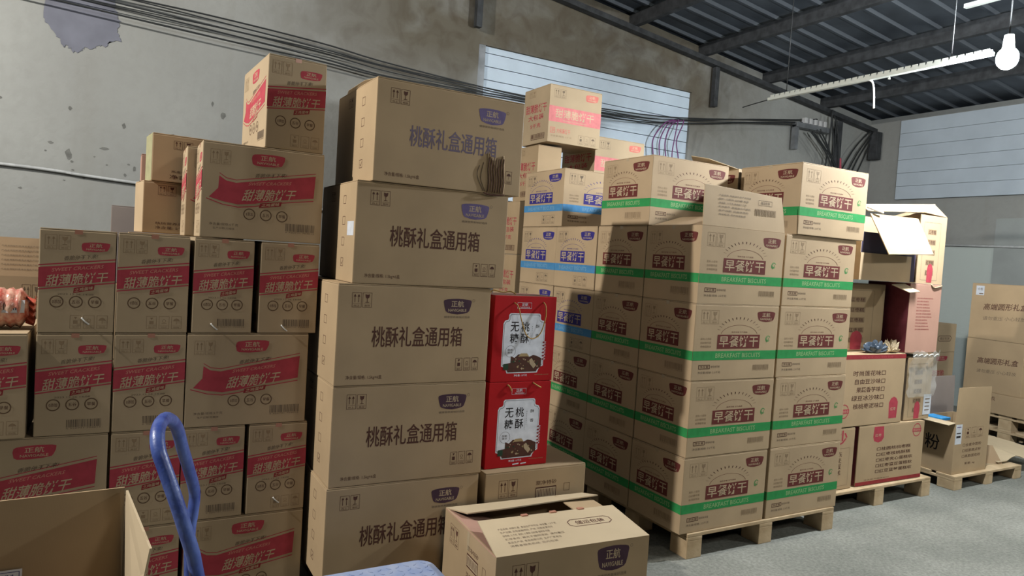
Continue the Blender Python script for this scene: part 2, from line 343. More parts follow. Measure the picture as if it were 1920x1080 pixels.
        A.frame(.14, .05, .78, .90, GREYB, .002); add('flavour_list', A.build('flavour_list'))
        A = Art(w, h); A.poly([(.30, .0), (.46, .0), (.48, .11), (.44, .15), (.38, .16), (.32, .14), (.29, .10)] if h < .3 else [(.38, .02), (.58, .02), (.60, .22), (.55, .28), (.48, .30), (.40, .27), (.37, .20)], RED, 2); add('red_emblem', A.build('red_emblem'))
    elif kind == 'script_red':
        A = Art(w, h); A.text('妙', .25, .72, .75, .97, RED, 0, .03); A.text('燕', .38, .54, .62, .62, BROWN, 0); A.text('麦', .38, .44, .62, .52, BROWN, 0); A.text('蛋', .38, .34, .62, .42, BROWN, 0); A.text('糕', .38, .24, .62, .32, BROWN, 0); A.frame(.15, .06, .86, .68, FAINT, .002); add('product_title', A.build('product_title'))
    elif kind == 'fineprint':
        A = Art(w, h)
        for i in range(11): A.text('配料白砂糖小麦粉植物油鸡蛋食用盐'[:16-(i*5) % 6], .24, .78-.045*i, .24+.5*(1-((i*5) % 6)/18), .80-.045*i, REDD, 0)
        add('small_print', A.build('small_print'))
    elif kind == 'gift_carton':
        A = Art(w, h); A.text('高端圆形礼盒', .22, .52, .92, .64, BROWN, 0, .01, .15, .04); A.text('请勿重压 小心轻放', .22, .34, .90, .41, GREYB, 0, 0, .15, .04); add('product_title', A.build('product_title'))
    elif kind == 'flour_side':
        A = Art(w, h); A.text('粉', .22, .40, .62, .70, BLACK, 0, .03); add('product_title', A.build('product_title'))
    elif kind == 'flour_front':
        A = Art(w, h)
        for i, t in enumerate(('□全麦中筋粉', '□低筋糕点粉', '□高筋面包粉')): A.text(t, .26, .52-.11*i, .80, .58-.11*i, BROWN, 0)
        A.text('重量: kg', .35, .16, .65, .21, BROWN, 0); add('checklist', A.build('checklist')); add('handling_symbols', symbols(w, h, .30, .68, .82, .88, BROWN, 'three'))
        A = Art(w, h); A.rect(.02, .58, .20, .96, WHITE, 1); A.rect(.05, .78, .17, .80, BLACK, 2); A.rect(.05, .70, .17, .74, BLACK, 2); A.rect(.05, .90, .17, .915, LILAC, 2); add('shipping_label', A.build('shipping_label'))
    elif kind == 'cream':
        A = Art(w, h); A.ringp([(.25, .38), (.75, .38), (.80, .45), (.80, .52), (.75, .58), (.25, .58), (.20, .52), (.20, .45)], [(.26, .40), (.74, .40), (.78, .45), (.78, .52), (.74, .56), (.26, .56), (.22, .52), (.22, .45)], BROWN, 0); A.text('储运包装', .28, .43, .72, .53, BROWN, 0); add('storage_mark', A.build('storage_mark'))
    elif kind == 'cream_red':
        add('brand_logo', logo(w, h, .20, .72, .70, .88, RED, TAN, False, 'blob')); A = Art(w, h); A.text('甜甜脆', .0+.03, .22, .6, .44, RED, 0, .02); add('product_title', A.build('product_title'))
    elif kind == 'noodle':
        A = Art(w, h); A.text('高级面豆糕点', .05, .62, .55, .84, BROWN, 0, .01); A.rect(.08, .22, .38, .40, BROWN, 0); add('product_title', A.build('product_title'))
    ARTS[k] = L_; return L_
def place(parent, name, me, o, u, v):
    u = Vector(u).normalized(); v = Vector(v).normalized(); n = u.cross(v)
    ob = mesh_obj(name, me, parent); ob.matrix_local = Matrix(((u.x, -n.x, v.x, o[0]), (u.y, -n.y, v.y, o[1]), (u.z, -n.z, v.z, o[2]), (0, 0, 0, 1))); return ob

# ------------------------------------------------------------------ cartons
BOD = {}
def body_mesh(w, d, h, m):
    k = (round(w, 3), round(d, 3), round(h, 3), m.name)
    if k not in BOD:
        bm = bmesh.new(); add_box(bm, (-w/2, -d/2, 0), (w/2, d/2, h-.005), .0035); me = from_bm(bm, 'carton_body'); me.materials.append(m)
        bm = bmesh.new(); add_box(bm, (-w/2+.0015, -d/2+.001, h-.0046), (w/2-.0015, -.0015, h), .0012); fl = from_bm(bm, 'top_flap'); fl.materials.append(m)
        BOD[k] = (me, fl)
    return BOD[k]
def carton(name, label, x0, y0, z0, w, d, h, m=CB, front=None, left=None, rz=0, group=None, cat='carton', right=None, leftm=None, tape=True):
    """closed carton: x0,y0 is the near left bottom corner before turning by rz"""
    ca, sa = math.cos(R(rz)), math.sin(R(rz)); cx, cy = w/2, d/2
    t = empty(name, (x0+cx*ca-cy*sa, y0+cx*sa+cy*ca, z0), rz, label, cat, group)
    b, fl = body_mesh(w, d, h, m); mesh_obj('carton_body', b, t)
    o1 = mesh_obj('top_flap', fl, t); o2 = mesh_obj('top_flap', fl, t); o2.rotation_euler[2] = math.pi
    if tape: tp = box('packing_tape', (-w/2-.0008, -.024, h-.0002), (w/2+.0008, .024, h+.0004), TAPE, t)
    if front:
        for n, me in art(front, w, h): place(t, n, me, (-w/2, -d/2, 0), (1, 0, 0), (0, 0, 1))
    if left:
        for n, me in art(left, d, h): place(t, n, me, (-w/2, d/2, 0), (0, -1, 0), (0, 0, 1))
    if leftm:
        A = Art(d, h); A.rect(.01, .01, .99, .99, leftm, 0); place(t, 'coloured_side', A.build('coloured_side'), (-w/2, d/2, 0), (0, -1, 0), (0, 0, 1))
    return t
def open_box(t, w, d, h, m, th=.005, mi=None, skip=()):
    """walls and bottom of an opened carton, one shell mesh"""
    bm = bmesh.new(); add_box(bm, (-w/2, -d/2, 0), (w/2, d/2, th))
    add_box(bm, (-w/2, -d/2, th), (w/2, -d/2+th, h)) if 'front' not in skip else None
    add_box(bm, (-w/2, d/2-th, th), (w/2, d/2, h)); add_box(bm, (-w/2, -d/2+th, th), (-w/2+th, d/2-th, h)) if 'left' not in skip else None
    add_box(bm, (w/2-th, -d/2+th, th), (w/2, d/2-th, h)); return mesh_obj('carton_body', from_bm(bm, 'carton_body'), t, m=m)

# ------------------------------------------------------------------ the building
def wallmat():
    m = bpy.data.materials.new('plaster_wall'); m.use_nodes = True; N = m.node_tree.nodes; L = m.node_tree.links; b = N['Principled BSDF']
    b.inputs['Roughness'].default_value = .9; b.inputs['Specular IOR Level'].default_value = .15
    g = N.new('ShaderNodeNewGeometry'); sx = N.new('ShaderNodeSeparateXYZ'); L.new(g.outputs['Position'], sx.inputs[0])
    def nz(scale, det=6, dist=0):
        n = N.new('ShaderNodeTexNoise'); n.inputs['Scale'].default_value = scale; n.inputs['Detail'].default_value = det; n.inputs['Distortion'].default_value = dist
        L.new(g.outputs['Position'], n.inputs['Vector']); return n.outputs['Fac']
    def ramp(src, p0, p1, inv=False):
        r = N.new('ShaderNodeMapRange'); r.inputs[1].default_value = p0; r.inputs[2].default_value = p1
        if inv: r.inputs[3].default_value = 1; r.inputs[4].default_value = 0
        L.new(src, r.inputs[0]); return r.outputs[0]
    def math_(op, a, b_=None):
        q = N.new('ShaderNodeMath'); q.operation = op; L.new(a, q.inputs[0])
        if isinstance(b_, (int, float)): q.inputs[1].default_value = b_
        elif b_ is not None: L.new(b_, q.inputs[1])
        return q.outputs[0]
    def mix(fac, a, b_):
        q = N.new('ShaderNodeMix'); q.data_type = 'RGBA'
        (L.new(fac, q.inputs[0]) if not isinstance(fac, float) else None)
        for i, v in ((6, a), (7, b_)):
            if isinstance(v, tuple): q.inputs[i].default_value = (*v, 1)
            else: L.new(v, q.inputs[i])
        return q.outputs[2]
    base = mix(ramp(nz(.9), .35, .65), (.262, .265, .252), (.31, .315, .298))
    base = mix(math_('MULTIPLY', ramp(nz(14), .45, .75), .35), base, (.24, .24, .225))
    # damp brown staining high up on the wall, between x = 1.4 and 6.5
    h1 = ramp(sx.outputs['Z'], 2.55, 3.35); hx = math_('MULTIPLY', ramp(sx.outputs['X'], .7, 2.2), ramp(sx.outputs['X'], 5.6, 6.9, True))
    st = math_('MULTIPLY', math_('MULTIPLY', h1, hx), ramp(nz(1.3, 8, .8), .22, .52))
    base = mix(math_('MULTIPLY', st, .95), base, (.135, .118, .088))
    st2 = math_('MULTIPLY', math_('MULTIPLY', h1, hx), ramp(nz(5, 9, 1.0), .42, .72))
    base = mix(math_('MULTIPLY', st2, .65), base, (.085, .068, .048))
    # vertical runs
    mp = N.new('ShaderNodeMapping'); mp.inputs['Scale'].default_value = (4, 4, .25); L.new(g.outputs['Position'], mp.inputs[0])
    n3 = N.new('ShaderNodeTexNoise'); n3.inputs['Scale'].default_value = 1.2; n3.inputs['Detail'].default_value = 4; L.new(mp.outputs[0], n3.inputs['Vector'])
    base = mix(math_('MULTIPLY', ramp(n3.outputs['Fac'], .55, .75), .25), base, (.21, .20, .17))
    # fresher whitewash below the pipe on the right
    low = math_('MULTIPLY', ramp(sx.outputs['Z'], 1.93, 1.90), ramp(sx.outputs['X'], 8.5, 8.6))
    base = mix(math_('MULTIPLY', low, .7), base, (.50, .56, .53))
    L.new(base, b.inputs['Base Color'])
    bp = N.new('ShaderNodeBump'); bp.inputs['Strength'].default_value = .45; bp.inputs['Distance'].default_value = .01; L.new(nz(22, 8), bp.inputs['Height']); L.new(bp.outputs[0], b.inputs['Normal'])
    return m
WALL = wallmat()
CONC = mat('concrete_floor', (.195, .20, .175), rough=.8, spec=.2, second=(.30, .30, .265), nscale=1.7, bump=.5, bscale=45, coord='Object')
nt = CONC.node_tree; b_ = nt.nodes['Principled BSDF']; src = b_.inputs['Base Color'].links[0].from_socket
fn = nt.nodes.new('ShaderNodeTexNoise'); fn.inputs['Scale'].default_value = 55; fn.inputs['Detail'].default_value = 8; fn.inputs['Roughness'].default_value = .75
tcn = nt.nodes.new('ShaderNodeTexCoord'); nt.links.new(tcn.outputs['Object'], fn.inputs['Vector'])
mr = nt.nodes.new('ShaderNodeMapRange'); mr.inputs[1].default_value = .38; mr.inputs[2].default_value = .62; mr.inputs[3].default_value = .72; mr.inputs[4].default_value = 1.16; nt.links.new(fn.outputs['Fac'], mr.inputs[0])
vm = nt.nodes.new('ShaderNodeVectorMath'); vm.operation = 'SCALE'; nt.links.new(src, vm.inputs[0]); nt.links.new(mr.outputs[0], vm.inputs['Scale']); nt.links.new(vm.outputs[0], b_.inputs['Base Color'])
def struct(o): o['kind'] = 'structure'; return o
YW, XW = 6.0, 8.8
struct(box('floor', (-7, -6, -.1), (XW+.2, YW+.2, 0), CONC))
zr = lambda x: 4.02-.113*(x-3.65)                                        # underside line of the rafter
# back wall with an opening for the panelled window
def wall_back():
    bm = bmesh.new(); WX0, WX1, WZ0, WZ1 = 2.86, 5.54, 1.62, 3.43
    for (a, b, c, d) in ((-7, 0, WX0, None), (WX0, 0, WX1, WZ0), (WX0, WZ1, WX1, None), (WX1, 0, XW+.2, None)):
        x0, z0, x1 = a, b, c; zt0, zt1 = (d, d) if d else (zr(x0)+.16, zr(x1)+.16)
        vs = [bm.verts.new(p) for p in ((x0, YW, z0), (x1, YW, z0), (x1, YW, zt1), (x0, YW, zt0), (x0, YW+.2, z0), (x1, YW+.2, z0), (x1, YW+.2, zt1), (x0, YW+.2, zt0))]
        for q in ((0, 1, 2, 3), (5, 4, 7, 6), (4, 0, 3, 7), (1, 5, 6, 2), (3, 2, 6, 7), (4, 5, 1, 0)): bm.faces.new([vs[i] for i in q])
    return struct(mesh_obj('wall_back', from_bm(bm, 'wall_back'), m=WALL))
wb = wall_back()
def wall_right():
    bm = bmesh.new(); add_box(bm, (XW, -6, 0), (XW+.2, YW, 3.60)); return struct(mesh_obj('wall_right', from_bm(bm, 'wall_right'), m=WALL))
wall_right()
# patch of grey repair cement and chips in the plaster: pieces of the back wall
random.seed(3)
CEM = mat('grey_cement', (.155, .16, .195), rough=.9, noise_amt=.12, nscale=5)
CHIP = mat('chipped_plaster', (.15, .15, .14), rough=.95, noise_amt=.2, nscale=30)
P = [(-.50, 3.40), (-.53, 3.1), (-.54, 2.93), (-.50, 2.86), (-.44, 2.80), (-.415, 2.735), (-.40, 2.765), (-.35, 2.72), (-.31, 2.735), (-.29, 2.76), (-.24, 2.76), (-.20, 2.80), (-.15, 2.80), (-.13, 2.84), (-.06, 2.86), (-.085, 2.93), (-.07, 3.0), (-.11, 3.1), (-.10, 3.4)]
P2 = []
for i in range(len(P)):
    a, b = Vector(P[i]), Vector(P[(i+1) % len(P)]); n = 5
    for k in range(n): q = a.lerp(b, k/n); P2.append((q.x+random.uniform(-.009, .009), q.y+random.uniform(-.009, .009)))
tag(panel('cement_patch', [(x, YW-.004, z) for x, z in P2], .004, CEM, wb), 'blue-grey cement patch')
bm = bmesh.new()
for x, z, s, e in [(-.78, 2.33, .03, .6), (-.36, 2.32, .02, 1.4), (-.02, 2.24, .025, 1.5), (.31, 2.22, .04, .35), (-.47, 2.06, .03, .6), (-.36, 1.99, .035, 1.8), (-.14, 2.06, .05, .4), (.35, 2.05, .028, .5), (.62, 2.04, .012, .6), (-.34, 1.94, .02, .7), (-.50, 2.00, .015, .8), (-.12, 1.94, .014, .8), (-.2, 1.99, .014, .7), (.02, 1.96, .02, .7), (.06, 1.93, .018, 1.8), (-.33, 1.88, .018, .6), (-.26, 1.83, .02, .7), (-.38, 1.80, .015, .6), (.66, 2.42, .03, 1.6), (.58, 2.5, .015, 2.5), (-.64, 1.72, .02, .6), (.0, 1.88, .016, 1.6), (1.3, 2.9, .02, 1), (6.9, 2.6, .03, 1)]:
    n = 9; vs = [bm.verts.new((x+.65*s*math.cos(2*math.pi*k/n)*random.uniform(.5, 1.2), YW-.0015, z+.65*s*e*math.sin(2*math.pi*k/n)*random.uniform(.6, 1.1))) for k in range(n)]; bm.faces.new(vs)
tag(mesh_obj('plaster_chips', from_bm(bm, 'plaster_chips'), wb, m=CHIP), kind='stuff')
# sandwich panels closing the two openings
PANEL = mat('panel_sheet', (.56, .66, .76), rough=.5, spec=.4, noise_amt=.06, nscale=4, bump=.12, bscale=90)
PANELG = mat('panel_sheet_grey', (.44, .50, .56), rough=.6, noise_amt=.06, nscale=3)
STEEL = mat('dark_steel', (.055, .058, .062), rough=.6, metal=.3, noise_amt=.3, nscale=12)
STEELG = mat('grey_steel', (.22, .23, .24), rough=.5, metal=.5, noise_amt=.2, nscale=10)
bm = bmesh.new(); z = 1.62; k = 0
while z < 3.41:
    hgt = .125; add_box(bm, (2.93, YW+.03, z+.003), (5.54, YW+.075, min(3.43, z+hgt-.003)), .003); z += hgt; k += 1
w1 = struct(mesh_obj('window_1', from_bm(bm, 'window_panels'), m=PANEL)); box('window_frame', (2.86, YW+.005, 1.62), (2.93, YW+.1, 3.43), STEELG, w1)
bm = bmesh.new()
for i in range(6): add_box(bm, (XW-.05, 3.0, 2.51+.17*i), (XW-.008, 5.55, 2.51+.17*i+.167), .002)
struct(mesh_obj('window_2', from_bm(bm, 'window_2'), m=PANELG))
# thin conduits that run along the walls
PIPE = mat('conduit_grey', (.42, .43, .43), rough=.5, noise_amt=.15, nscale=20)
tag(tube('conduit_pipe', [(-2, 5.975, 1.90), (-.75, 5.975, 1.873), (-.38, 5.975, 1.858), (.06, 5.975, 1.829), (3.3, 5.975, 1.66), (5.5, 5.975, 1.62)], .011, PIPE), 'pale conduit pipe running low along the back wall above the cartons', 'pipe')
tag(tube('conduit_pipe', [(XW-.02, 5.6, 1.94), (XW-.02, 3.0, 1.905)], .013, PIPE, n=0), 'thin pale conduit crossing the right wall above the gift cartons', 'pipe')
tag(box('wall_board', (XW-.012, 3.3, 1.30), (XW-.002, 4.33, 2.245), mat('faded_board', (.30, .32, .31), rough=.8, noise_amt=.1, nscale=3)), 'faded grey board fixed on the right wall above the stacked gift cartons', 'board')
# roof: ribbed sheet, purlins and the sloping rafter along the wall
ROOF = mat('roof_sheet', (.075, .088, .105), rough=.45, metal=.35, noise_amt=.25, nscale=3)
bm = bmesh.new(); prof = []; y = -6.0
while y < 6.2: prof += [(y, 0), (y+.19, 0), (y+.205, .028), (y+.235, .028)]; y += .25
for (xa, xb) in ((-7.2, 9.0),):
    A_ = [bm.verts.new((xa, yy, zr(xa)+.215-zz)) for yy, zz in prof]; B_ = [bm.verts.new((xb, yy, zr(xb)+.215-zz)) for yy, zz in prof]
    for i in range(len(prof)-1): bm.faces.new((A_[i], B_[i], B_[i+1], A_[i+1]))
me = from_bm(bm, 'ceiling'); ceil_ = struct(mesh_obj('ceiling', me, m=ROOF)); so = ceil_.modifiers.new('s', 'SOLIDIFY'); so.thickness = .004; so.offset = 1
RIB = mat('roof_rib_edge', (.13, .145, .165), rough=.4, metal=.3)
me.materials.append(RIB)
for i, p in enumerate(me.polygons):
    if i % 4 == 1: p.material_index = 1
n = 0
for x in (-5.3, -4.2, -3.1, -2.0, -.9, .2, 1.3, 2.45, 3.55, 4.62, 5.62, 6.67, 7.75):
    o = box('roof_purlin', (x-.03, -6, zr(x)+.035), (x+.03, 5.995, zr(x)+.165), STEEL); struct(o)
bm = bmesh.new(); x0, x1 = -7, XW
for (dz0, dz1, y0, y1) in ((-.02, .035, 5.90, 5.98), ):
    vs = [bm.verts.new((x, yy, zr(x)+dz)) for x in (x0, x1) for yy in (y0, y1) for dz in (dz0, dz1)]
    for q in ((0, 1, 3, 2), (4, 6, 7, 5), (0, 4, 5, 1), (2, 3, 7, 6), (0, 2, 6, 4), (1, 5, 7, 3)): bm.faces.new([vs[i] for i in q])
struct(mesh_obj('roof_beam', from_bm(bm, 'roof_beam'), m=STEEL))
tag(box('hanger_post', (2.77, 5.90, 3.55), (2.83, 5.96, 4.08), STEEL, bevel=.004), 'dark steel post hanging from the rafter above the window left edge', 'post')
tag(box('hanger_post', (5.79, 5.90, 3.30), (5.85, 5.96, 3.745), STEEL, bevel=.004), 'dark steel post hanging from the rafter right of the panelled window', 'post')
tag(box('corner_post', (8.02, 5.935, 2.5), (8.12, 5.995, 3.48), STEEL, bevel=.004), 'dark steel post behind the fan of wires near the room corner', 'post')
tag(box('wall_bracket', (8.66, 5.80, 3.05), (8.76, 5.92, 3.41), STEEL, bevel=.004), 'short dark bracket hanging in the upper corner of the room', 'bracket')
# cables on the back wall
CAB = mat('black_cable', (.025, .027, .028), rough=.5); CABP = mat('violet_wire', (.16, .05, .16), rough=.5); CABR = mat('red_wire', (.55, .08, .12), rough=.5)
base = [(-1.4, 3.16), (-.17, 3.11), (.55, 3.085), (1.37, 3.05), (2.0, 3.005), (3.32, 2.985), (4.28, 3.0), (4.92, 3.03), (5.53, 3.10), (6.36, 3.225), (7.19, 3.335), (7.6, 3.40)]
lab = ('topmost black cable of the bundle strung along the back wall', 'second black cable from the top of the wall bundle', 'third black cable from the top of the wall bundle', 'fourth black cable from the top of the wall bundle', 'fifth black cable from the top, sagging below the others', 'lowest black cable of the bundle strung along the back wall')
for i, (dz, sg, rad) in enumerate(((.06, .0, .0065), (.035, .01, .005), (.005, .02, .005), (-.02, .0, .004), (-.05, .02, .006), (-.085, .01, .0065))):
    pts = [(x, 5.93-.006*i, z+dz*(1 if x < 3 else .45)+.012*math.sin(x*1.7+i*2)) for x, z in base]
    tag(tube('wall_cable', pts, rad, CAB), lab[i], 'cable', 'black cables along the back wall')
for i, (x, t) in enumerate(((5.10, .16), (5.14, .12), (5.18, .10), (5.24, .05), (5.30, .09))):
    xb = 5.0+.075*i; pts = [(x+.12*(i < 3), 5.90, 3.06), (x-.02, 5.89, 3.0), (x-t, 5.89, 2.82), (xb-.05, 5.89, 2.65), (xb, 5.89, 2.4), (xb+.02, 5.89, 2.2)]
    tag(tube('hanging_wire', [(q[0], q[1]-.016*i, q[2]) for q in pts], .0065, CABP), 'thin violet wire drooping from the cable bundle, %s from the left' % ('first', 'second', 'third', 'fourth', 'fifth')[i], 'wire', 'violet wires drooping beside the window')
fan = [((7.25, 3.22), (7.62, 2.95), (7.95, 2.45)), ((7.33, 3.22), (7.75, 2.9), (8.1, 2.45)), ((7.42, 3.25), (7.8, 2.9), (8.15, 2.45)), ((7.5, 3.27), (7.75, 2.95), (7.9, 2.4)), ((7.72, 3.55), (7.7, 3.1), (7.62, 2.45)), ((7.72, 3.55), (7.82, 3.0), (7.8, 2.45)), ((7.8, 3.5), (7.95, 3.1), (7.96, 2.45)), ((7.86, 3.48), (7.88, 3.1), (7.92, 2.45)), ((8.6, 3.42), (8.25, 3.1), (7.85, 2.5)), ((8.66, 3.40), (8.35, 3.05), (8.02, 2.5)), ((8.7, 3.38), (8.4, 3.0), (8.12, 2.45)), ((8.74, 3.38), (8.5, 2.95), (8.22, 2.45)), ((8.1, 3.0), (8.12, 2.8), (8.1, 2.4))]
ordn = ('first', 'second', 'third', 'fourth', 'fifth', 'sixth', 'seventh', 'eighth', 'ninth', 'tenth', 'eleventh', 'twelfth', 'thirteenth')
for i, tr in enumerate(fan):
    red = i == 12
    tag(tube('fan_wire', [(x, 5.75+.0145*i, z) for x, z in tr], .016 if red else .009, CABR if red else CAB), 'red wire running down the steel post in the wire fan' if red else 'black wire in the fan of wires left of the room corner, %s in order' % ordn[i], 'wire', None if red else 'black wires fanning down behind the breakfast biscuit cartons')
t = empty('cable_bracket', (7.2, 5.95, 3.0), 0, 'grey angle bracket carrying the cable ends on the back wall', 'bracket')
box('bracket_leg', (-.03, -.06, .0), (.03, .0, .30), STEELG, t); box('bracket_arm', (-.03, -.08, .27), (.62, .0, .33), STEELG, t, .004)
for k in range(5): box('insulator', (.1+.09*k, -.09, .33), (.15+.09*k, -.03, .40), mat('porcelain', (.5, .5, .5), rough=.3), t, .01)

# lamp rail with its bulb
RAILM = mat('white_rail', (.62, .66, .62), rough=.5)
t = empty('lamp_rail', (4.32, 3.06, 2.78), 0, 'white slotted trunking rail slung below the roof and reaching to the bright bulb', 'rail')
bm = bmesh.new(); add_box(bm, (-.018, -.83, 0), (.018, .76, .020)); y = -.82
while y < .72: add_box(bm, (-.018, y, .020), (-.012, y+.036, .036)); add_box(bm, (.012, y, .020), (.018, y+.036, .036)); y += .046
mesh_obj('slotted_channel', from_bm(bm, 'slotted_channel'), t, m=RAILM)
tube('end_wire', [(0, .75, .01), (0, .9, .0), (0, 1.02, -.01)], .004, CAB, t); tube('suspension_wire', [(0, -.6, .02), (0, -.6, 1.18)], .003, CAB, t, n=0); tube('suspension_wire', [(0, .6, .02), (0, .6, 1.18)], .003, CAB, t, n=0)
tube('hanging_cable_tail', [(.0, -.04, .01), (.012, -.085, -.01), (.018, -.10, -.08), (.016, -.11, -.19)], .006, mat('white_cable', (.8, .82, .85), rough=.4), t)
box('rail_clip', (.02, -.2, -.012), (.03, -.19, .0), RAILM, t)
t = empty('light_bulb', LAMP_B, 0, 'glaring cool white LED bulb hanging at the end of the slotted rail', 'lamp')
EM = mat('led_glow', (.92, .97, 1), emit=2850)
bm = bmesh.new(); bmesh.ops.create_uvsphere(bm, u_segments=20, v_segments=12, radius=.055)
for v in bm.verts: v.co.z *= 1.15
for fc in bm.faces: fc.smooth = True
mesh_obj('glass_globe', from_bm(bm, 'glass_globe'), t, m=EM)
bm = bmesh.new(); bmesh.ops.create_cone(bm, cap_ends=True, segments=16, radius1=.03, radius2=.024, depth=.07, matrix=Matrix.Translation((0, 0, .095))); mesh_obj('lamp_socket', from_bm(bm, 'lamp_socket'), t, m=RAILM)
tube('lamp_cord', [(0, 0, .13), (0, 0, 1.22)], .004, CAB, t, n=0)
t = empty('lamp_rail', (5.6, 3.0, 3.58), 0, 'short white rail fixed under the roof above the bright bulb', 'rail')
box('slotted_channel', (-.02, -1.0, 0), (.02, .12, .03), RAILM, t); box('rail_mount', (-.02, -.3, .03), (.02, -.26, .45), RAILM, t)

# ------------------------------------------------------------------ pallets
BL = {}
def part(key, a, b, m, bev=.003):
    if key not in BL: bm = bmesh.new(); add_box(bm, a, b, bev); me = from_bm(bm, key); me.materials.append(m); BL[key] = me
    return BL[key]
def pallet(label, x0, y0, w, d, h=.128, rz=0, z0=0, nb=6, group='wooden pallets under the stacks'):
    ca, sa = math.cos(R(rz)), math.sin(R(rz)); t = empty('wooden_pallet', (x0+w/2*ca-d/2*sa, y0+w/2*sa+d/2*ca, z0), rz, label, 'pallet', group)
    bd = d/nb*.80; db = part('deck%.2f%.2f' % (w, d), (-w/2, -bd/2, 0), (w/2, bd/2, .018), WOOD); bk = part('block%.2f' % h, (-.05, -.06, 0), (.05, .06, h-.036), WOOD); st = part('str%.2f' % d, (-.05, -d/2, 0), (.05, d/2, .018), WOOD)
    for i in range(nb): mesh_obj('deck_board', db, t, (0, -d/2+bd/2+i*(d-bd)/(nb-1), h-.018))
    for x in (-w/2+.05, 0, w/2-.05):
        mesh_obj('stringer_board', st, t, (x, 0, h-.036))
        for y in (-d/2+.06, 0, d/2-.06): mesh_obj('block', bk, t, (x, y, 0))
    return t
pallet('wooden pallet under the near end of the breakfast biscuit stack', 2.50, 2.505, 1.13, .86)
pallet('wooden pallet under the far dark end of the breakfast biscuit stack', 2.50, 3.40, 1.13, .90)
pallet('wooden pallet under the red date cake cartons', 3.74, 2.665, 1.14, 1.0)
pallet('wooden pallet under the opened flour carton', 5.17, 2.66, .92, 1.0, .10)
pallet('wooden pallet under the peach cookie stack', .76, 2.63, .62, .9, .12)
pallet('wooden pallet under the flat carton beneath the red gift boxes', 1.45, 2.64, .45, .6, .12)
pallet('upper of two pallets under the tall round gift box cartons by the wall', 7.19, 2.95, .56, .78, .13, -8, .1305, 5)
pallet('lower pallet near the wall, below another pallet and the gift cartons', 7.19, 2.95, .56, .78, .13, -8, 0, 5)
pallet('wooden pallet under the pink cracker stack, hidden behind other cartons', 2.46, 4.33, .5, .9)

# ------------------------------------------------------------------ breakfast biscuit stack
HB = .3845; ZL = [.1285+i*HB for i in range(6)]
COLY = ((2.513, .404), (2.921, .438), (3.364, .446), (3.815, .445))
pos_w = ('nearest the camera', 'second back', 'third back', 'farthest back'); row_w = ('bottom', 'second', 'third', 'fourth')
G1 = 'breakfast biscuit cartons with green bands'
for r in range(4):
    for c, (y, dy) in enumerate(COLY):
        if r == 3 and c == 0: continue
        blue = (c == 3) or (c == 2 and r >= 2)
        j = random.uniform(-.004, .004)
        carton('biscuit_carton', '%s-banded biscuit carton, %s layer of the left column, %s' % ('blue' if blue else 'green', row_w[r], pos_w[c]), 2.452+j, y+.001, ZL[r], .593, dy-.002, HB-.0015, CB_WARM,
               'breakfast_blue' if blue else 'breakfast', 'breakfast_blue_side' if blue else 'breakfast_side', group='breakfast biscuit cartons with blue bands' if blue else G1, tape=False)
    carton('biscuit_carton', 'green-banded breakfast biscuit carton facing the aisle in the %s layer of the right column' % row_w[r], 3.062+.004*(r % 2), 2.513+.003*r, ZL[r], .588, .42, HB-.0015, CB_WARM, 'breakfast', 'breakfast_side', group=G1, tape=False)
    carton('biscuit_carton', 'biscuit carton hidden behind the right column, %s layer' % row_w[r], 3.062, 2.965, ZL[r], .588, .42, HB-.0015, CB_WARM, group=G1, tape=False)
Z5 = ZL[4]+.001
carton('biscuit_carton', 'green-banded breakfast biscuit carton on the fifth layer, crossed by a slanting shadow', 2.445, 2.905, Z5, .56, .43, .375, CB_WARM, 'breakfast', 'breakfast_side', group=G1, tape=False)
carton('biscuit_carton', 'topmost green-banded breakfast biscuit carton of the right column, overlooking the aisle', 3.137, 2.513, Z5, .565, .42, .385, CB_WARM, 'breakfast', 'breakfast_side', group=G1, tape=False)
carton('biscuit_carton', 'topmost blue-banded breakfast biscuit carton, white-lit front and a dark slanting shadow', 2.452, 3.765, Z5, .593, .49, .375, CB_WARM, 'breakfast_blue', 'breakfast_blue_side', group='breakfast biscuit cartons with blue bands', tape=False)
t = carton('biscuit_carton', 'breakfast biscuit carton with a raised pale flap behind the topmost right carton', 3.137, 2.955, Z5, .56, .40, .383, CB_WARM, None, 'breakfast_side', group=G1, tape=False)
panel('raised_flap', [(-.28, -.19, .385), (-.28, .14, .385), (-.47, -.0, .455), (-.44, -.12, .43)], .004, CB_PALE, t)
# open carton, near top of the left column
t = empty('open_biscuit_carton', (2.749, 2.716, ZL[3]), 0, 'opened green-banded breakfast biscuit carton with its front flap standing up', 'carton')
open_box(t, .591, .402, HB-.002, CB_WARM)
for n, me in art('breakfast', .591, HB-.002): place(t, n, me, (-.2955, -.201, 0), (1, 0, 0), (0, 0, 1))
for n, me in art('breakfast_side', .402, HB-.002): place(t, n, me, (-.2955, .201, 0), (0, -1, 0), (0, 0, 1))
fl = panel('front_flap', [(-.293, -.200, .384), (.293, -.200, .384), (.282, -.196, .47), (.262, -.190, .565), (-.25, -.186, .585), (-.285, -.187, .583)], .004, CB_WARM, t)
A = Art(.56, .19)
for i in range(6): A.text(('产品名称: 早餐饼干 生产许可证', '配料: 小麦粉 白砂糖 鸡蛋', '净含量: 2.5千克 保质期九个月', '贮存条件: 常温避光干燥处', '生产日期: 见箱体喷码', '地址电话: 见内包装标签')[i], .16, .78-.10*i, .56-.03*(i % 3), .83-.10*i, GREYB, 0)
A.frame(.66, .66, .84, .80, GREYB, .0015); A.text('储运包装', .69, .69, .81, .77, GREYB, 0)
for i in range(14): A.rect(.62+.02*i, .38, .632+.02*i, .56, FAINT, 0)
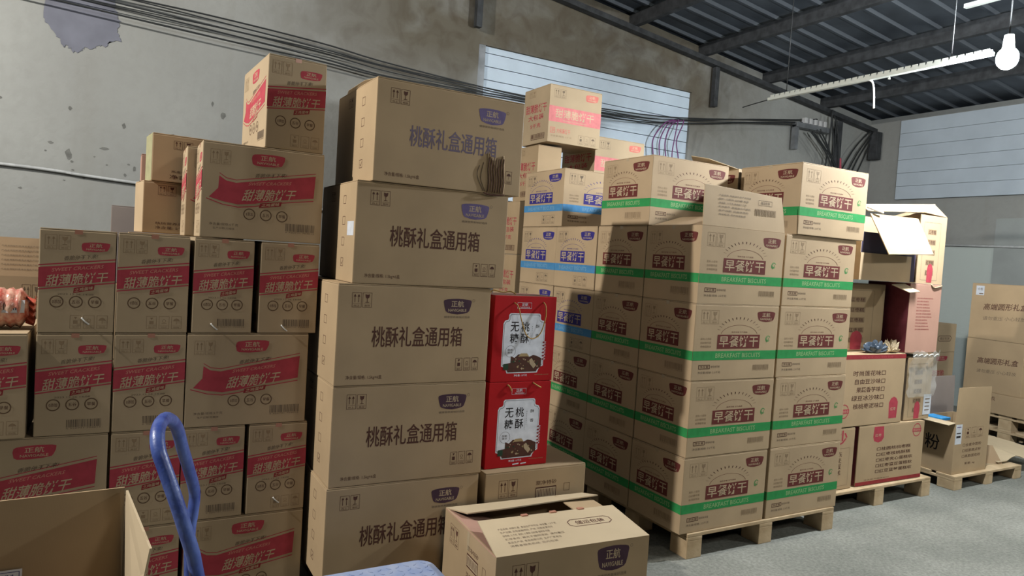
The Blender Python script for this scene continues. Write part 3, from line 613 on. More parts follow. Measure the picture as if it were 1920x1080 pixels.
place(fl, 'small_print', A.build('small_print'), (-.28, -.2005, .387), (1, 0, 0), (0, .06, 1))
panel('side_flap', [(-.29, -.19, .384), (-.13, -.17, .44), (-.13, .13, .44), (-.29, .18, .384)], .004, CB_IN, t)
panel('side_flap', [(.29, -.19, .384), (.29, .18, .384), (.40-.12, .15, .30), (.27, -.15, .30)], .004, CB_IN, t)
box('inner_pack', (-.28, -.18, .01), (.27, .18, .30), mat('dark_pack', (.05, .04, .04), rough=.5), t)

# ------------------------------------------------------------------ pink cracker cartons behind
GP = 'sweet cracker cartons with pink bands'
for r, (z, h) in enumerate(((.1285, .185), (.3145, .385), (.70, .385), (1.086, .385), (1.472, .384))):
    carton('cracker_carton', 'cracker carton with red side print behind the blue-banded cartons, %s layer' % ('bottom', 'second', 'third', 'fourth', 'fifth')[r], 2.46, 4.335, z, .45, .33, h-.001, CB, None, 'pink_side' if r else None, group=GP, tape=False)
t = carton('cracker_carton', 'cracker carton under the topmost pink-banded one, mostly hidden', 2.60, 4.36, 1.875, .20, .34, .40, CB, None, 'pink_side', group=GP, tape=False)
carton('cracker_carton', 'topmost cracker carton of the far stack, pink band and red side print', 2.62, 4.28, 2.292, .455, .36, .41, CB_OLIVE, 'pink_front', 'pink_side', group=GP, tape=False)
for r in range(5):
    last = r == 4
    carton('cracker_carton', 'cracker carton with a pink band beside the topmost far one' if last else 'pink-banded cracker carton buried in the far stack, %s layer' % row_w[r], 3.09, 4.345, .403*r+.39, .47, .45, .402, CB_OLIVE, 'pink_front', 'pink_side', group=GP, tape=False)
carton('cracker_carton', 'low plain carton at the foot of the far cracker stack', 3.09, 4.345, .002, .47, .45, .386, CB_OLIVE, group=GP, tape=False)

# ------------------------------------------------------------------ peach cookie stack
HP = .397; ZP = [.1215+i*HP for i in range(5)]
XP = (.712, .718, .718, .77, .825)
KD = ('peach', 'peach', 'peach', 'peach_lilac', 'peach_washed')
PL = ('lowest peach cookie carton, its title half covered by a slanting shadow', 'fourth peach cookie carton from the top, beside the lower red gift box', 'middle peach cookie carton, beside the upper red gift box', 'second peach cookie carton from the top, dark title and violet emblem', 'topmost peach cookie carton with violet faded lettering and a crushed corner')
for i in range(5):
    t = carton('cookie_carton', PL[i], XP[i], 2.615-(.01 if i == 4 else 0)+.003*(i % 2), ZP[i], .655 if i < 4 else .65, .53, HP-.0015, CB, KD[i], 'peach_end_checks', group='tall stack of peach cookie cartons', rz=(.3, -.3, .4, -.5, .4)[i])
    if i == 4:                                                           # crushed, pleated patch near the lower right of the front
        bm = bmesh.new(); x0, x1, n = .165, .245, 22; prev = None
        for k in range(n+1):
            x = x0+(x1-x0)*k/n; y = -.265-.001-.004*(k % 2); b_ = .004; tt = .135+.03*math.sin(k*.3+1)
            cur = [bm.verts.new((x+.006*math.sin(zz*30), y, zz)) for zz in (b_, tt*.33, tt*.7, tt)]
            if prev:
                for q in range(3): bm.faces.new((prev[q], cur[q], cur[q+1], prev[q+1]))
            prev = cur
        mesh_obj('crushed_pleats', from_bm(bm, 'crushed_pleats'), t, m=CB)
        for k in range(7):
            x = .168+.0115*k; tube('dark_crease', [(x, -.2712, .006), (x+.004, -.2715, .05), (x-.002, -.2715, .10), (x+.001, -.2710, .148)], .0016, BROWN, t, 5, 3)
        tube('pleat_crease', [(.158, -.267, .008), (.135, -.267, .06), (.145, -.267, .125)], .0012, GREYB, t, 5, 4); tube('pleat_crease', [(.15, -.267, .008), (.118, -.267, .07), (.128, -.267, .11)], .0012, GREYB, t, 5, 4)
        tube('bottom_tear', [(.15, -.27, .0), (.18, -.272, -.006), (.215, -.27, -.004), (.25, -.268, .0)], .003, BROWN, t, 6)
        panel('lifted_top_flap', [(-.31, -.26, .397), (-.31, .2, .397), (-.325, .12, .408), (-.325, -.1, .41)], .003, CB, t)
    if i == 3:
        A = Art(.53, HP); A.rect(.80, .46, .97, .60, WHITE, 0); place(t, 'white_tape', A.build('white_tape'), (-.3275, .265, 0), (0, -1, 0), (0, 0, 1))
# carton lying under the gift boxes
carton('cookie_carton', 'peach cookie carton showing its end, under the two red gift boxes', 1.394, 2.605, .1215, .525, .66, .392, CB, 'peach_end', None, group=None)
# gift boxes
def gift(label, x, y, z, rope):
    w, d, h = .318, .20, .382
    t = empty('gift_box', (x+w/2, y+d/2, z), 0, label, 'gift box', 'red sugar-free cookie gift boxes')
    if 'gb' not in BL:
        bm = bmesh.new(); add_box(bm, (-w/2, -d/2, 0), (w/2, d/2, h), .002); BL['gb'] = from_bm(bm, 'gift_body'); BL['gb'].materials.append(REDBOX)
        A = Art(w, h)
        def fr(i):   # stepped, rounded cartouche outline
            x0, x1, y0, y1, c = .155+i, .835-i, .10+i, .80-i, .055
            return [(x0, y0+c*1.5), (x0, y1-c*2.2), (x0+c*.4, y1-c*1.6), (x0+c*1.3, y1-c*1.4), (x0+c*1.5, y1-c), (x0+c*1.5, y1-.02), (x0+c*1.9, y1), (x1-c*1.9, y1), (x1-c*1.5, y1-.02), (x1-c*1.5, y1-c), (x1-c*1.3, y1-c*1.4), (x1-c*.4, y1-c*1.6), (x1, y1-c*2.2), (x1, y0+c*1.5), (x1-c*.9, y0+c*1.2), (x1-c*1.4, y0+c*.6), (x1-c*1.7, y0), (x0+c*1.7, y0), (x0+c*1.4, y0+c*.6), (x0+c*.9, y0+c*1.2)]
        A.poly(fr(0), LBLUE, 0); A.poly(fr(.014), BLACK, 1); A.poly(fr(.018), LBLUE, 2); BL['gp'] = A.build('front_panel')
        A = Art(w, h)
        for s, a, b in (('无', .27, .585), ('桃', .44, .585), ('糖', .27, .45), ('酥', .44, .45)): A.text(s, a, b, a+.135, b+.115, LILAC if 0 else BLACK, 3, .022)
        A.text('酥', .68, .63, .74, .67, BLACK, 3); A.text('香', .68, .52, .74, .56, BLACK, 3)
        for k in range(8): A.text('精选好料'[k % 4], .615, .64-.022*k, .628, .654-.022*k, BLACK, 3); A.text('手工传统'[k % 4], .59, .56-.018*k, .60, .571-.018*k, BLACK, 3)
        A.ring(.29, .355, .026, .001, BLACK, 3); A.text('酥脆', .245, .36, .325, .385, BLACK, 3); A.text('香浓', .245, .33, .325, .353, BLACK, 3); BL['gt'] = A.build('product_title')
        A = Art(w, h); A.poly([(.19, .14), (.25, .135), (.265, .11), (.72, .115), (.74, .14), (.80, .17), (.80, .27), (.72, .30), (.66, .31), (.60, .29), (.57, .32), (.42, .32), (.36, .28), (.30, .30), (.30, .22), (.19, .21)], BROWN, 3)
        A.poly([(.42, .29), (.60, .29), (.56, .33), (.46, .33)], GOLD, 4); A.rect(.44, .27, .58, .295, BROWN, 5)
        rnd = random.Random(5)
        for k in range(34):
            u, v = rnd.uniform(.30, .76), rnd.uniform(.125, .27); s = rnd.uniform(.008, .022); A.poly([(u-s, v), (u, v-s*.7), (u+s, v), (u, v+s*.8)], rnd.choice((GOLD, MAROON, DARKG, TAN)), 4)
        A.poly([(.60, .25), (.64, .275), (.67, .24), (.72, .19), (.68, .15), (.62, .2)], TAN, 5); A.rect(.19, .145, .27, .21, DARKG, 4); BL['gs'] = A.build('village_picture')
        A = Art(w, h)
        for k in range(6):
            v = .26+.04*k
            A.poly([(.79, v), (.825, v-.02), (.86, v), (.825, v+.02)], LBLUE, 3); A.poly([(.80, v), (.825, v-.013), (.85, v), (.825, v+.013)], REDD, 4)
        for k in range(11): v = .25+.02*k; A.poly([(.785, v), (.79, v-.003), (.865, v+.017), (.86, v+.02)], LBLUE, 3)
        BL['gl'] = A.build('lattice_pattern')
        A = Art(w, h); A.frame(.36, .855, .59, .925, LBLUE, .001); A.text('正航', .43, .885, .53, .92, LBLUE, 1, .02); A.text('NAVIGABLE', .41, .862, .56, .878, LBLUE, 1); BL['gn'] = A.build('brand_logo')
        A = Art(w, h); A.text('净含量: 1.8千克', .37, .06, .58, .085, LBLUE, 0, .01); A.text('TRADITIONAL COOKIES', .70, .07, .94, .08, GOLD, 0); BL['gw'] = A.build('weight_print')
        A = Art(w, d); A.rect(.02, .03, .98, .97, mat('gift_lid_kraft', (.30, .16, .13), rough=.6), 0); BL['gk'] = A.build('box_lid')
        A = Art(w, h); A.rect(.44, .02, .54, .035, LBLUE, 0, .006); A.rect(.57, .022, .66, .035, LBLUE, 0, .006); BL['gtr'] = A.build('scuff_marks')
    mesh_obj('gift_body', BL['gb'], t)
    for n, k in (('front_panel', 'gp'), ('product_title', 'gt'), ('village_picture', 'gs'), ('lattice_pattern', 'gl'), ('brand_logo', 'gn'), ('weight_print', 'gw')): place(t, n, BL[k], (-w/2, -d/2, 0), (1, 0, 0), (0, 0, 1))
    place(t, 'box_lid', BL['gk'], (-w/2, -d/2, h), (1, 0, 0), (0, 1, 0))
    ROPE = mat('gold_cord', (.52, .33, .10), rough=.6)
    if rope:
        tube('carry_cord', [(-.063, -.101, .352), (-.05, -.118, .335), (-.03, -.122, .27), (-.005, -.122, .215), (.03, -.122, .195), (.07, -.122, .22), (.093, -.12, .29), (.095, -.112, .34), (.088, -.101, .357)], .0026, ROPE, t, 7)
        tube('carry_cord', [(-.10, .06, h), (-.09, .05, h+.014), (-.05, .03, h+.006), (-.02, .02, h+.012), (.0, .0, h+.002)], .0026, ROPE, t, 7)
    else:
        tube('carry_cord', [(-.07, -.101, .372), (-.06, -.108, .362), (-.05, -.106, .345)], .003, ROPE, t, 7); tube('carry_cord', [(.06, -.101, .378), (.08, -.11, .365), (.10, -.108, .356)], .003, ROPE, t, 7)
        place(t, 'scuff_marks', BL['gtr'], (-w/2, -d/2, 0), (1, 0, 0), (0, 0, 1))
gift('lower red gift box with a white panel, resting on the kraft carton', 1.412, 2.655, .5150, False)
gift('upper red gift box with a loose gold carry cord hanging over its white panel', 1.416, 2.660, .8985, True)

# open cookie carton in front
t = empty('open_cookie_carton', (1.528, 2.325, 0), -3.2, 'open kraft cookie carton standing on the floor, lid flaps half closed and printed', 'carton')
w, d, h = .664, .505, .393
open_box(t, w, d, h, CB)
for n, me in art('open_front', w, h): place(t, n, me, (-w/2, -d/2, 0), (1, 0, 0), (0, 0, 1))
for n, me in art('peach_end', d, h): place(t, n, me, (-w/2, d/2, 0), (0, -1, 0), (0, 0, 1))
fl = panel('front_flap', [(-w/2, -d/2, h), (w/2, -d/2, h), (w/2-.012, -d/2+.245, h+.036), (-w/2+.03, -d/2+.245, h+.036)], .005, CB_PALE, t)
A = Art(w, .245)
for i in range(6): A.text(('产品名称: 桃酥礼盒  食品生产许可证  净含量: 1.5千克', '生产日期: 见包装箱喷码  产地: 河南省漯河市', '保质期: 九个月  配料: 小麦粉 白砂糖 植物油 鸡蛋', '贮存条件: 避光干燥阴凉处  请勿重压', '食品生产商: 食品有限公司  生产厂家电话', '消费者服务热线: 见内包装')[i], .12, .66-.095*i, .50-.04*(i % 3), .715-.095*i, GREYB, 0)
A.ringp([(.60, .50), (.84, .50), (.87, .56), (.87, .66), (.84, .72), (.60, .72), (.57, .66), (.57, .56)], [(.603, .515), (.837, .515), (.864, .565), (.864, .655), (.837, .705), (.603, .705), (.576, .655), (.576, .565)], BROWN, 0); A.text('储运包装', .62, .555, .82, .665, BROWN, 0, .02)
place(fl, 'printed_notice', A.build('printed_notice'), (-w/2, -d/2, h), (1, 0, 0), (0, .245, .036))
panel('rear_flap', [(w/2, d/2, h), (-w/2, d/2, h), (-w/2+.05, d/2-.115, h+.012), (-.1, d/2-.118, h+.016), (w/2+.02, d/2-.10, h+.022)], .005, CB_PALE, t)
panel('side_flap', [(-w/2, -d/2+.01, h), (-w/2, d/2-.01, h), (-w/2+.20, d/2-.06, h-.05), (-w/2+.20, -d/2+.06, h-.05)][::-1], .004, CB_PINK, t)
panel('side_flap', [(w/2, -d/2+.01, h), (w/2, d/2-.01, h), (w/2-.16, d/2-.03, h+.008), (w/2-.16, -d/2+.2, h+.008)], .004, CB, t)
for x in (-.10, .03, .16): box('torn_red_tape', (x-.014, -d/2+.236, h+.033), (x+.014, -d/2+.252, h+.040), TAPER, fl, .001)
place(t, 'tape_end', tape_art(d, h, .5, TAPE, .80), (-w/2, d/2, 0), (0, -1, 0), (0, 0, 1))

# ------------------------------------------------------------------ left stack of sweet cracker cartons
YL = 2.86; HC = .3625; zc = [.002+HC*i for i in range(5)]; NW, WW = .231, .455
GC = 'narrow sweet cracker cartons of the left stack'; GW = 'wide sweet cracker cartons of the left stack'
def nar(label, x, r, w=NW, kind='cracker_narrow', rz=0, dy=0, z=None): return carton('cracker_carton', label, x, YL+dy, zc[r] if z is None else z, w, WW, HC-.0015, CB_OLIVE, kind, 'cracker_wide', rz=rz, group=GC, tape=False)
def wid(label, x, r, w=WW, rz=0, dy=0, z=None): return carton('cracker_carton', label, x, YL+dy, zc[r] if z is None else z, w, NW, HC-.0015, CB_OLIVE, 'cracker_wide', 'cracker_narrow', rz=rz, group=GW, tape=False)
wid('wide cracker carton on the floor behind the opened carton and its paper slip', -.477, 0); nar('narrow cracker carton on the floor, behind the trolley handle', -.006, 0)
wid('wide cracker carton on the floor at the right end of the left stack', .240, 0, .446)
wid('wide cracker carton in the second layer, its banner crossed by a shadow band', -.480, 1, .458); nar('narrow cracker carton in the second layer, directly behind the blue handle', -.013, 1, .230)
nar('narrow cracker carton in the second layer, just right of the blue handle', .221, 1, .224, 'cracker_narrow_code'); nar('narrow cracker carton in the second layer, rightmost beside the dark gap', .460, 1, .226, 'cracker_narrow_date')
nar('narrow cracker carton in the third layer, leaning at the far left edge', -.502, 2, .232, 'cracker_narrow', dy=-.01); nar('narrow cracker carton in the third layer, second from the left edge', -.247, 2, .228, 'cracker_narrow_code')
nar('narrow cracker carton in the third layer, left of the wide ribbon one', -.013, 2, .234, 'cracker_narrow_code'); wid('wide ribbon-printed cracker carton at the right end of the third layer', .224, 2, .450)
nar('narrow cracker carton in the fourth layer, leftmost with a bulging top', -.247, 3, .228, 'cracker_narrow_date'); nar('narrow cracker carton in the fourth layer, second from the left', -.013, 3, .234, 'cracker_narrow')
nar('narrow cracker carton in the fourth layer, third with a smeared red emblem', .236, 3, .214, 'cracker_narrow_code'); nar('narrow cracker carton in the fourth layer, rightmost beside the peach cookie stack', .474, 3, .226, 'cracker_narrow_code')
wid('wide ribbon-printed cracker carton lying across the top of the left stack', .25, 4, .452, z=zc[4]+.002)
wid('second wide cracker carton tucked behind the one on top, slightly offset', .215, 4, .455, dy=.245, z=zc[4]+.002)
nar('topmost cracker carton of the left stack, standing on the wide ribbon one', .470, 4, .228, 'cracker_narrow', rz=3, dy=.002, z=zc[4]+HC+.003)
# loose bits of shiny tape
for i, (x, z) in enumerate(((-.105, 1.125), (.315, 1.108), (.575, 1.104), (.575, .405))):
    tag(tube('tape_scrap', [(x-.012, YL-.003, z+.018), (x, YL-.0045, z+.004), (x+.012, YL-.003, z-.006)], .0028, mat('shiny_tape', (.85, .85, .82), rough=.15, spec=.9), None, 6, 4), 'small shiny curl of tape on the %s cracker carton' % ('fourth-layer leftmost', 'smeared-emblem', 'fourth-layer rightmost', 'second-layer rightmost')[i], 'tape scrap')
# stacks further back on the left
for r in range(4): carton('plain_carton', 'plain kraft carton hidden behind the left stack, %s layer' % row_w[r], .02, 3.36, .002+.3635*r, .46, .46, .3625, CB, group='plain cartons behind the left stack', tape=False)
t = carton('snack_carton', 'kraft carton with handling marks peeking out behind the left stack', .070, 3.385, 1.458, .36, .20, .222, CB_WARM, 'bean', None, rz=8)
t = carton('snack_carton', 'kraft carton with a green emblem, on top of the one with handling marks', .098, 3.385, 1.682, .32, .18, .205, CB_WARM, 'bean_green', None, rz=6, leftm=ink('side_green', (.34, .32, .18)))
carton('snack_carton', 'small brown carton squeezed behind the green-emblem carton', .062, 3.60, 1.682, .13, .15, .13, CB_PINK)
for r in range(4): carton('plain_carton', 'carton with shadow painted into its colour, seen behind the kraft pair' if r == 3 else 'plain carton hidden under the shadow-coloured one, %s layer' % row_w[r], -.055, 4.1, .002+.3965*r, .46, .40, .3955, CB_SHADE if r == 3 else CB, group=None if r == 3 else 'plain cartons behind the left stack', tape=False)
for r in range(2): carton('plain_carton', 'plain carton hidden below the flap-up carton at the left edge, %s' % ('lower', 'upper')[r], -.93, 3.40, .002+.417*r, .655, .5, .416, CB_OLIVE, group='plain cartons behind the left stack', tape=False)
t = empty('open_cookie_carton', (-.60, 3.65, .836), 0, 'kraft carton with an upright printed flap behind the snack roll', 'carton')
open_box(t, .655, .50, .413, CB_OLIVE); place(t, 'handling_symbols', symbols(.655, .41, .885, .74, .985, .93, GREYB), (-.3275, -.25, 0), (1, 0, 0), (0, 0, 1))
fl = panel('front_flap', [(-.325, -.25, .413), (.325, -.25, .413), (.32, -.24, .568), (-.32, -.24, .568)], .004, CB_WARM, t)
A = Art(.65, .155)
for i in range(6): A.text('产品名称配料表净含量生产日期', .78, .76-.12*i, .98, .80-.12*i, GREYB, 0)
place(fl, 'small_print', A.build('small_print'), (-.325, -.2505, .413), (1, 0, 0), (0, .06, 1))
# roll of packaged snacks
t = empty('snack_roll', (-.43, 3.00, 1.0895), 0, 'shiny red-wrapped roll of snacks with a barcode label, lying on a cracker carton', 'snack pack')
bm = bmesh.new(); n, seg = 40, 28; rings = []
for i in range(n+1):
    x = -.20+.35*i/n; rad = .066+.004*math.sin(i*1.9)+(.0 if .05 < i/n < .93 else -.03*(1 if i/n <= .05 else (i/n-.93)/.07))
    rings.append([bm.verts.new((x, rad*math.cos(a)+.002*math.sin(a*9+i), .072+rad*math.sin(a)*(1.02)+.002*math.sin(a*7+i*2))) for a in [2*math.pi*k/seg for k in range(seg)]])
for a, b in zip(rings, rings[1:]):
    for k in range(seg): bm.faces.new((a[k], a[(k+1) % seg], b[(k+1) % seg], b[k])).smooth = True
bm.faces.new(rings[0]); bm.faces.new(rings[-1][::-1])
mesh_obj('wrapped_roll', from_bm(bm, 'wrapped_roll'), t, m=mat('red_foil', (.50, .10, .07), rough=.2, spec=.8, second=(.75, .50, .38), nscale=38, bump=.8, bscale=45))
A = Art(.09, .045); A.rect(0, 0, 1, 1, WHITE, 0)
for i in range(12): A.rect(.12+.065*i, .2, .15+.065*i, .85, BLACK, 1)
place(t, 'barcode_label', A.build('barcode_label'), (.05, -.066, .06), (1, 0, 0), (0, .25, 1))
bm = bmesh.new(); pv = None
for k in range(9):
    zz = .02+.012*k; cur = [bm.verts.new((.14, -.03+.012*(k % 2), zz)), bm.verts.new((.165, -.05+.02*((k+1) % 2), zz-.01)), bm.verts.new((.17, -.04+.02*(k % 2), zz+.005))]
    if pv:
        for q in range(2): bm.faces.new((pv[q], cur[q], cur[q+1], pv[q+1]))
    pv = cur
mesh_obj('crimped_end', from_bm(bm, 'crimped_end'), t, m=mat('red_film', (.6, .12, .08), rough=.2, spec=.8))

# ------------------------------------------------------------------ opened carton at lower left, trolley
t = empty('open_carton', (-.27, 1.74, 0), 0, 'large empty kraft carton with raised flaps left of the trolley handle', 'carton')
w, d, h = .60, .40, .56
open_box(t, w, d, h, CB_IN)
fl = panel('rear_flap', [(w/2, d/2, h), (-w/2, d/2, h), (-w/2, d/2+.012, h+.243), (w/2-.005, d/2+.012, h+.255)][::-1], .005, CB, t)
panel('side_flap', [(w/2, d/2-.002, h), (w/2+.003, d/2+.004, h+.25), (w/2+.05, -.04, h+.193), (w/2+.042, -.03, h+.135), (w/2+.02, -.03, h)], .005, CB_PALE, t)
A = Art(.16, .10); A.rect(0, 0, 1, 1, LBLUE, 0); A.text('送货单 NO.2024', .1, .82, .9, .9, BLUE, 1)
for i in range(4): A.rect(.05, .66-.16*i, .95, .675-.16*i, BLUE, 1)
for i in range(3): A.text('数量', .3+.2*i, .55-.1*i, .42+.2*i, .64-.1*i, BLUE, 1, .03)
A.frame(.03, .05, .97, .95, BLUE, .0015, 1); place(fl, 'paper_slip', A.build('paper_slip'), (-.05-.02, d/2-.003, h-.012), (1, 0, 0), (0, .03, 1))
BLUEP = mat('blue_paint', (.028, .055, .27), rough=.38, spec=.55, second=(.10, .16, .44), nscale=16, bump=.35, bscale=70)
DECK = mat('trolley_deck_blue', (.30, .38, .60), rough=.45, metal=.2, second=(.42, .48, .64), nscale=18)
t = empty('platform_trolley', (.64, 2.0, 0), 0, 'blue platform trolley with a bent tube handle and checker plate deck', 'trolley')
bm = bmesh.new(); rr_ = .06; X0, X1, Y0, Y1 = -.43, .415, -.34, .395; pts = []
for cx, cy, a0 in ((X1-rr_, Y0+rr_, -90), (X1-rr_, Y1-rr_, 0), (X0+rr_, Y1-rr_, 90), (X0+rr_, Y0+rr_, 180)):
    for k in range(6): a = R(a0+90*k/5); pts.append((cx+rr_*math.cos(a), cy+rr_*math.sin(a)))
top = [bm.verts.new((x, y, .285)) for x, y in pts]; bot = [bm.verts.new((x, y, .245)) for x, y in pts]; bm.faces.new(top); bm.faces.new(bot[::-1])
for i in range(len(pts)): bm.faces.new((top[i], bot[i], bot[(i+1) % len(pts)], top[(i+1) % len(pts)]))
mesh_obj('deck_plate', from_bm(bm, 'deck_plate'), t, m=DECK)
bm = bmesh.new()
for i in range(24):
    for j in range(22):
        x, y = -.40+.034*i, -.31+.032*j; s = 1 if (i+j) % 2 else -1
        if x > X1-.03 or y > Y1-.03: continue
        a, b = .012, .003; vs = []
        for p, q in ((-a, 0), (0, -b), (a, 0), (0, b)): vs.append(bm.verts.new((x+(p-s*q)*.707, y+(s*p+q)*.707, .2853)))
        tp = [bm.verts.new((x+(p-s*q)*.707*.8, y+(s*p+q)*.707*.8, .2875)) for p, q in ((-a, 0), (0, -b), (a, 0), (0, b))]
        bm.faces.new(tp)
        for k in range(4): bm.faces.new((vs[k], vs[(k+1) % 4], tp[(k+1) % 4], tp[k]))
mesh_obj('tread_pattern', from_bm(bm, 'tread_pattern'), t, m=DECK)
def H(x, y, z): return (x-.64, y-2.0, z)
tube('handle_tube', [H(.245, 1.72, .24), H(.225, 1.73, .45), H(.180, 1.75, .652), H(.169, 1.75, .704), H(.153, 1.75, .757), H(.129, 1.76, .833), H(.104, 1.78, .905), H(.089, 1.80, .951), H(.090, 1.85, .985), H(.112, 1.95, .985), H(.145, 2.08, .93), H(.168, 2.14, .85), H(.190, 2.2, .775), H(.214, 2.25, .685), H(.212, 2.25, .623), H(.206, 2.25, .558), H(.211, 2.25, .427), H(.22, 2.25, .24)], .0165, BLUEP, t, 14, 6)
for x in (-.3, .3):
    for y in (-.22, .28):
        bm = bmesh.new(); bmesh.ops.create_cone(bm, cap_ends=True, segments=20, radius1=.055, radius2=.055, depth=.035, matrix=Matrix.Translation((x, y, .057)) @ Matrix.Rotation(R(90), 4, 'X')); mesh_obj('wheel', from_bm(bm, 'wheel'), t, m=mat('black_rubber', (.03, .03, .03), rough=.7))
        box('caster_fork', (x-.03, y-.025, .06), (x+.03, y+.025, .246), STEELG, t, .004)

# ------------------------------------------------------------------ second pallet: date cake cartons
carton('cake_carton', 'kraft carton with red script and a column of words, lower left on the second pallet', 3.76, 2.70, .131, .30, .42, .385, CB, 'script_red', None)
carton('cake_carton', 'kraft cake carton with a red bottom stripe and upside-down emblem, lowest right', 4.10, 2.70, .131, .69, .50, .388, CB, 'dates_up', None, rz=-1, leftm=WINE)
carton('cake_carton', 'kraft cake carton with a red top stripe, standing upside down in the middle layer', 3.84, 2.70, .523, .69, .45, .455, CB, 'dates_down', None)
t = carton('cake_carton', 'kraft carton half wrapped in torn clear film, right end of the middle layer', 4.585, 2.715, .523, .29, .42, .425, CB, 'columns', None, rz=0, leftm=GREYB)
bm = bmesh.new(); rnd = random.Random(2); pv = None
for i in range(13):
    u = -.16+.32*i/12; cur = []
    for j in range(9):
        zz = .16+.30*j/8; cur.append(bm.verts.new((u+rnd.uniform(-.006, .006), -.222-rnd.uniform(.0, .014)-(.012 if j > 6 else 0), zz+(rnd.uniform(-.02, .025) if j == 8 else 0))))
    if pv:
        for j in range(8): bm.faces.new((pv[j], cur[j], cur[j+1], pv[j+1])).smooth = True
    pv = cur
mesh_obj('clear_film', from_bm(bm, 'clear_film'), t, m=FILM)
for i in range(5): tube('film_fold', [(-.14+.06*i, -.236, .43+.01*(i % 2)), (-.11+.06*i, -.242, .45), (-.09+.06*i, -.238, .435)], .004, mat('shiny_tape', (.85, .85, .82)), t, 6, 3)
A = Art(.09, .14); A.rect(0, 0, 1, 1, WHITE, 0)
for i in range(4): A.rect(.2, .2+.18*i, .8, .25+.18*i, GREYB, 1)
place(t, 'white_label', A.build('white_label'), (.065, -.2115, .03), (1, 0, 0), (0, 0, 1))
t = carton('cake_carton', 'kraft carton listing flavours in a column, third layer left', 3.92, 2.83, .982, .53, .38, .44, CB, 'columns', None)
panel('lifted_flap', [(.19, -.40, .402), (.30, -.40, .412), (.311, -.28, .459), (.185, -.28, .446)], .004, CB_PALE, t)
t = carton('cake_carton', 'worn reddish carton with fine print and a wine-red side, third layer right', 4.52, 2.705, .982, .36, .30, .462, CB_PINK, 'fineprint', None, leftm=WINE)
tube('tape_strip', [(.05, -.152, .462), (.08, -.156, .44), (.17, -.154, .455)], .005, TAPE, t, 6, 3)
t = empty('crumpled_bag', (4.28, 2.755, .984), 0, 'crumpled dark plastic bag and paper on the middle layer, before the flavour-list carton', 'bag')
bm = bmesh.new(); bmesh.ops.create_icosphere(bm, subdivisions=4, radius=1)
for v in bm.verts: n_ = noise.noise(v.co*2.3); v.co = Vector((v.co.x*.11*(1+.5*n_), v.co.y*.035*(1+.5*n_), max(0, (v.co.z+.55)*.032*(1+1.2*n_))))
mesh_obj('bag_body', from_bm(bm, 'bag_body'), t, m=mat('dark_plastic', (.05, .07, .10), rough=.3, spec=.6, bump=.6, bscale=60))
bm = bmesh.new(); bmesh.ops.create_icosphere(bm, subdivisions=4, radius=1)
for v in bm.verts: n_ = noise.noise(v.co*3.1+Vector((5, 0, 0))); v.co = Vector((.15+v.co.x*.07*(1+.6*n_), v.co.y*.035*(1+.5*n_), max(0, (v.co.z+.4)*.042*(1+1.3*n_))))
mesh_obj('paper_scrap', from_bm(bm, 'paper_scrap'), t, m=CB_PALE)
t = empty('open_cake_carton', (4.43, 2.93, 1.446), 0, 'opened kraft carton on top, one pale flap hanging forward and another raised', 'carton')
w, d, h = .90, .44, .455
bm = bmesh.new(); th = .005
add_box(bm, (-w/2, -d/2, 0), (w/2, d/2, th)); add_box(bm, (-w/2, d/2-th, th), (w/2, d/2, h)); add_box(bm, (-w/2, -d/2+th, th), (-w/2+th, d/2-th, h)); add_box(bm, (w/2-th, -d/2+th, th), (w/2, d/2-th, h))
add_box(bm, (.15, -d/2, th), (w/2, -d/2+th, h)); add_box(bm, (-w/2, -d/2, th), (.08, -d/2+th, .17)); mesh_obj('carton_body', from_bm(bm, 'carton_body'), t, m=CB_WARM)
box('interior_shade', (-w/2+.01, -d/2+.012, .006), (.145, d/2-.01, .30), mat('violet_shade', (.06, .05, .085), rough=.6), t)  # dark block whose colour gives the open carton a shaded inside
for n, me in art('columns', .30, h): place(t, n, me, (.15, -d/2, 0), (1, 0, 0), (0, 0, 1))
panel('hanging_flap', [(-.37, -d/2-.13, .165), (.10, -d/2-.13, .19), (.105, -d/2-.006, .422), (-.40, -d/2-.006, .414)], .005, CB, t)
panel('raised_flap', [(-.40, -.21, .430), (.205, -.21, .472), (.49, -.11, .556), (-.33, -.11, .482)], .005, CB_PALE, t)
panel('side_flap', [(w/2, -d/2, h+.001), (w/2-.01, d/2, h+.001), (.49, -.105, .553), (.21, -.212, .470)], .004, CB_IN, t)
tube('torn_tape', [(-.40, -.2, h), (-.37, -.24, h-.02), (-.31, -.25, h-.03)], .007, mat('shiny_tape', (.85, .85, .82)), t, 6, 4)

# ------------------------------------------------------------------ third pallet: flour carton
t = empty('open_flour_carton', (5.41, 2.825, .1005), 0, 'opened kraft flour carton with raised flaps and a white shipping label', 'carton')
w, d, h = .45, .26, .375
open_box(t, w, d, h, CB)
for n, me in art('flour_front', w, h): place(t, n, me, (-w/2, -d/2, 0), (1, 0, 0), (0, 0, 1))
for n, me in art('flour_side', d, h): place(t, n, me, (-w/2, d/2, 0), (0, -1, 0), (0, 0, 1))
panel('front_flap', [(-w/2, -d/2, h), (w/2, -d/2, h), (w/2-.01, -d/2, h+.245), (-w/2+.01, -d/2, h+.25)], .004, CB, t)
panel('left_flap', [(-w/2, d/2, h), (-w/2, -d/2, h), (-w/2-.09, -d/2+.0, h-.01), (-w/2-.09, d/2, h-.004)][::-1], .004, CB_PALE, t)
panel('rear_flap', [(-w/2-.03, d/2, h), (w/2, d/2, h), (w/2, d/2+.01, h+.28), (-w/2-.03, d/2+.01, h+.28)], .004, CB_SHADE, t)
box('blue_film', (-w/2+.01, -.03, h-.01), (-w/2+.12, .10, h+.01), mat('bright_blue_film', (.05, .35, .75), rough=.3), t, .003)
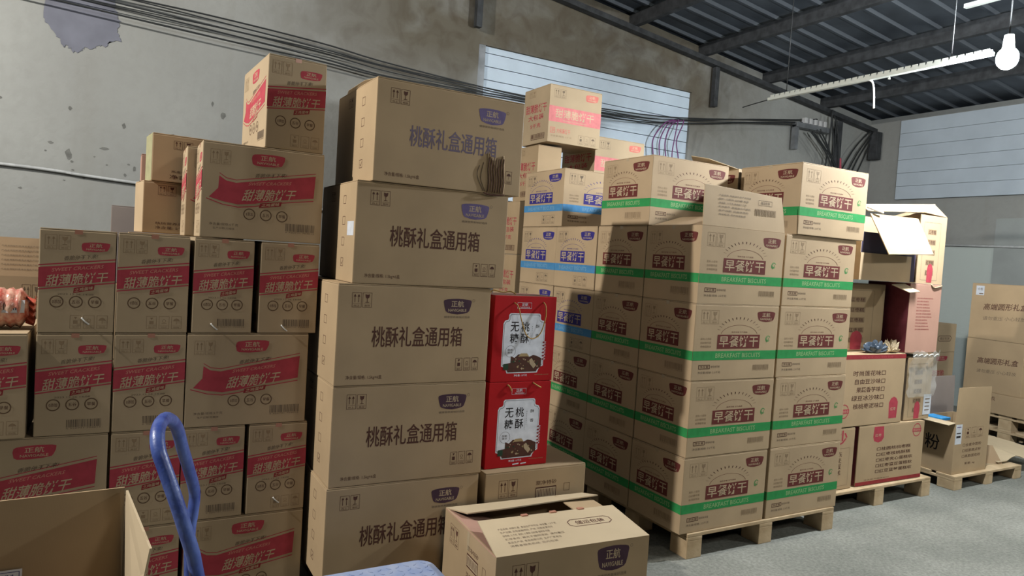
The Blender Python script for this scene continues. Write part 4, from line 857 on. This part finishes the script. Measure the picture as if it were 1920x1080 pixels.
t = empty('flattened_carton', (6.25, 2.95, .1015), 0, 'flattened torn cardboard lying on the pallet right of the flour carton', 'cardboard')
bm = bmesh.new(); pv = None
for i in range(13):
    x = -.36+.75*i/12; zz = .018+.03*max(0, math.sin((i-2)*.8))*(i < 8)
    cur = [bm.verts.new((x, y_, zz+q)) for y_, q in ((-.22, .0), (-.10, .02), (.05, .035), (.30, .05))]
    if pv:
        for j in range(3): bm.faces.new((pv[j], cur[j], cur[j+1], pv[j+1]))
    pv = cur
me = from_bm(bm, 'flat_sheet'); o = mesh_obj('flat_sheet', me, t, m=CB_PALE); o.modifiers.new('s', 'SOLIDIFY').thickness = .005
panel('torn_flap', [(-.46, -.18, .0), (-.30, -.22, .0), (-.34, -.16, .13), (-.44, -.12, .14)], .004, CB_IN, t)
bm = bmesh.new(); add_box(bm, (-.56, -.20, -.0005), (-.30, .10, .004)); mesh_obj('under_sheet', from_bm(bm, 'under_sheet'), t, m=CB_PALE)

# ------------------------------------------------------------------ far right: gift box cartons and cream cartons
ZG = .2625
def at_wall(x, y, d): return x-d*math.sin(R(8)), y-d*math.cos(R(8))      # far left corner -> near left corner of a carton turned by -8 degrees
x, y = at_wall(7.285, 3.76, .60)
carton('noodle_carton', 'low carton with dark wording at the foot of the round gift box stack', x, y, ZG, .5, .60, .188, CB, None, 'noodle', rz=-8, tape=False)
x, y = at_wall(7.30, 3.76, .545)
carton('gift_carton', 'lower kraft carton for round gift boxes, slightly sagging, by the wall', x, y, ZG+.1895, .5, .545, .495, CB, None, 'gift_carton', rz=-8, group='round gift box cartons', tape=False)
x, y = at_wall(7.30, 3.752, .58)
t = carton('gift_carton', 'upper kraft carton for round gift boxes with a small white label', x, y, ZG+.686, .5, .58, .535, CB, None, 'gift_carton', rz=-7.5, group='round gift box cartons', tape=False)
A = Art(.08, .09); A.rect(0, 0, 1, 1, WHITE, 0); A.rect(.4, .1, .9, .2, GREYB, 1); A.text('合格', .2, .5, .8, .8, GREYB, 1); place(t, 'white_label', A.build('white_label'), (-.2505, .25, .42), (0, -1, 0), (0, 0, 1))
carton('cream_carton', 'lowest cream carton, mostly hidden behind the opened flour carton', 7.645, 4.28, .002, .42, .3, .36, CB_WARM, group='cream cartons', tape=False)
for i, (z, h, k, l) in enumerate(((.364, .345, 'cream_red', 'cream carton with a red emblem, below the oval-marked one'), (.711, .31, 'cream', 'topmost cream carton with an oval printed mark'))):
    carton('cream_carton', l, 7.645, 4.28, z, .43, .3, h, CB_WARM, k, None, group='cream cartons', tape=False)
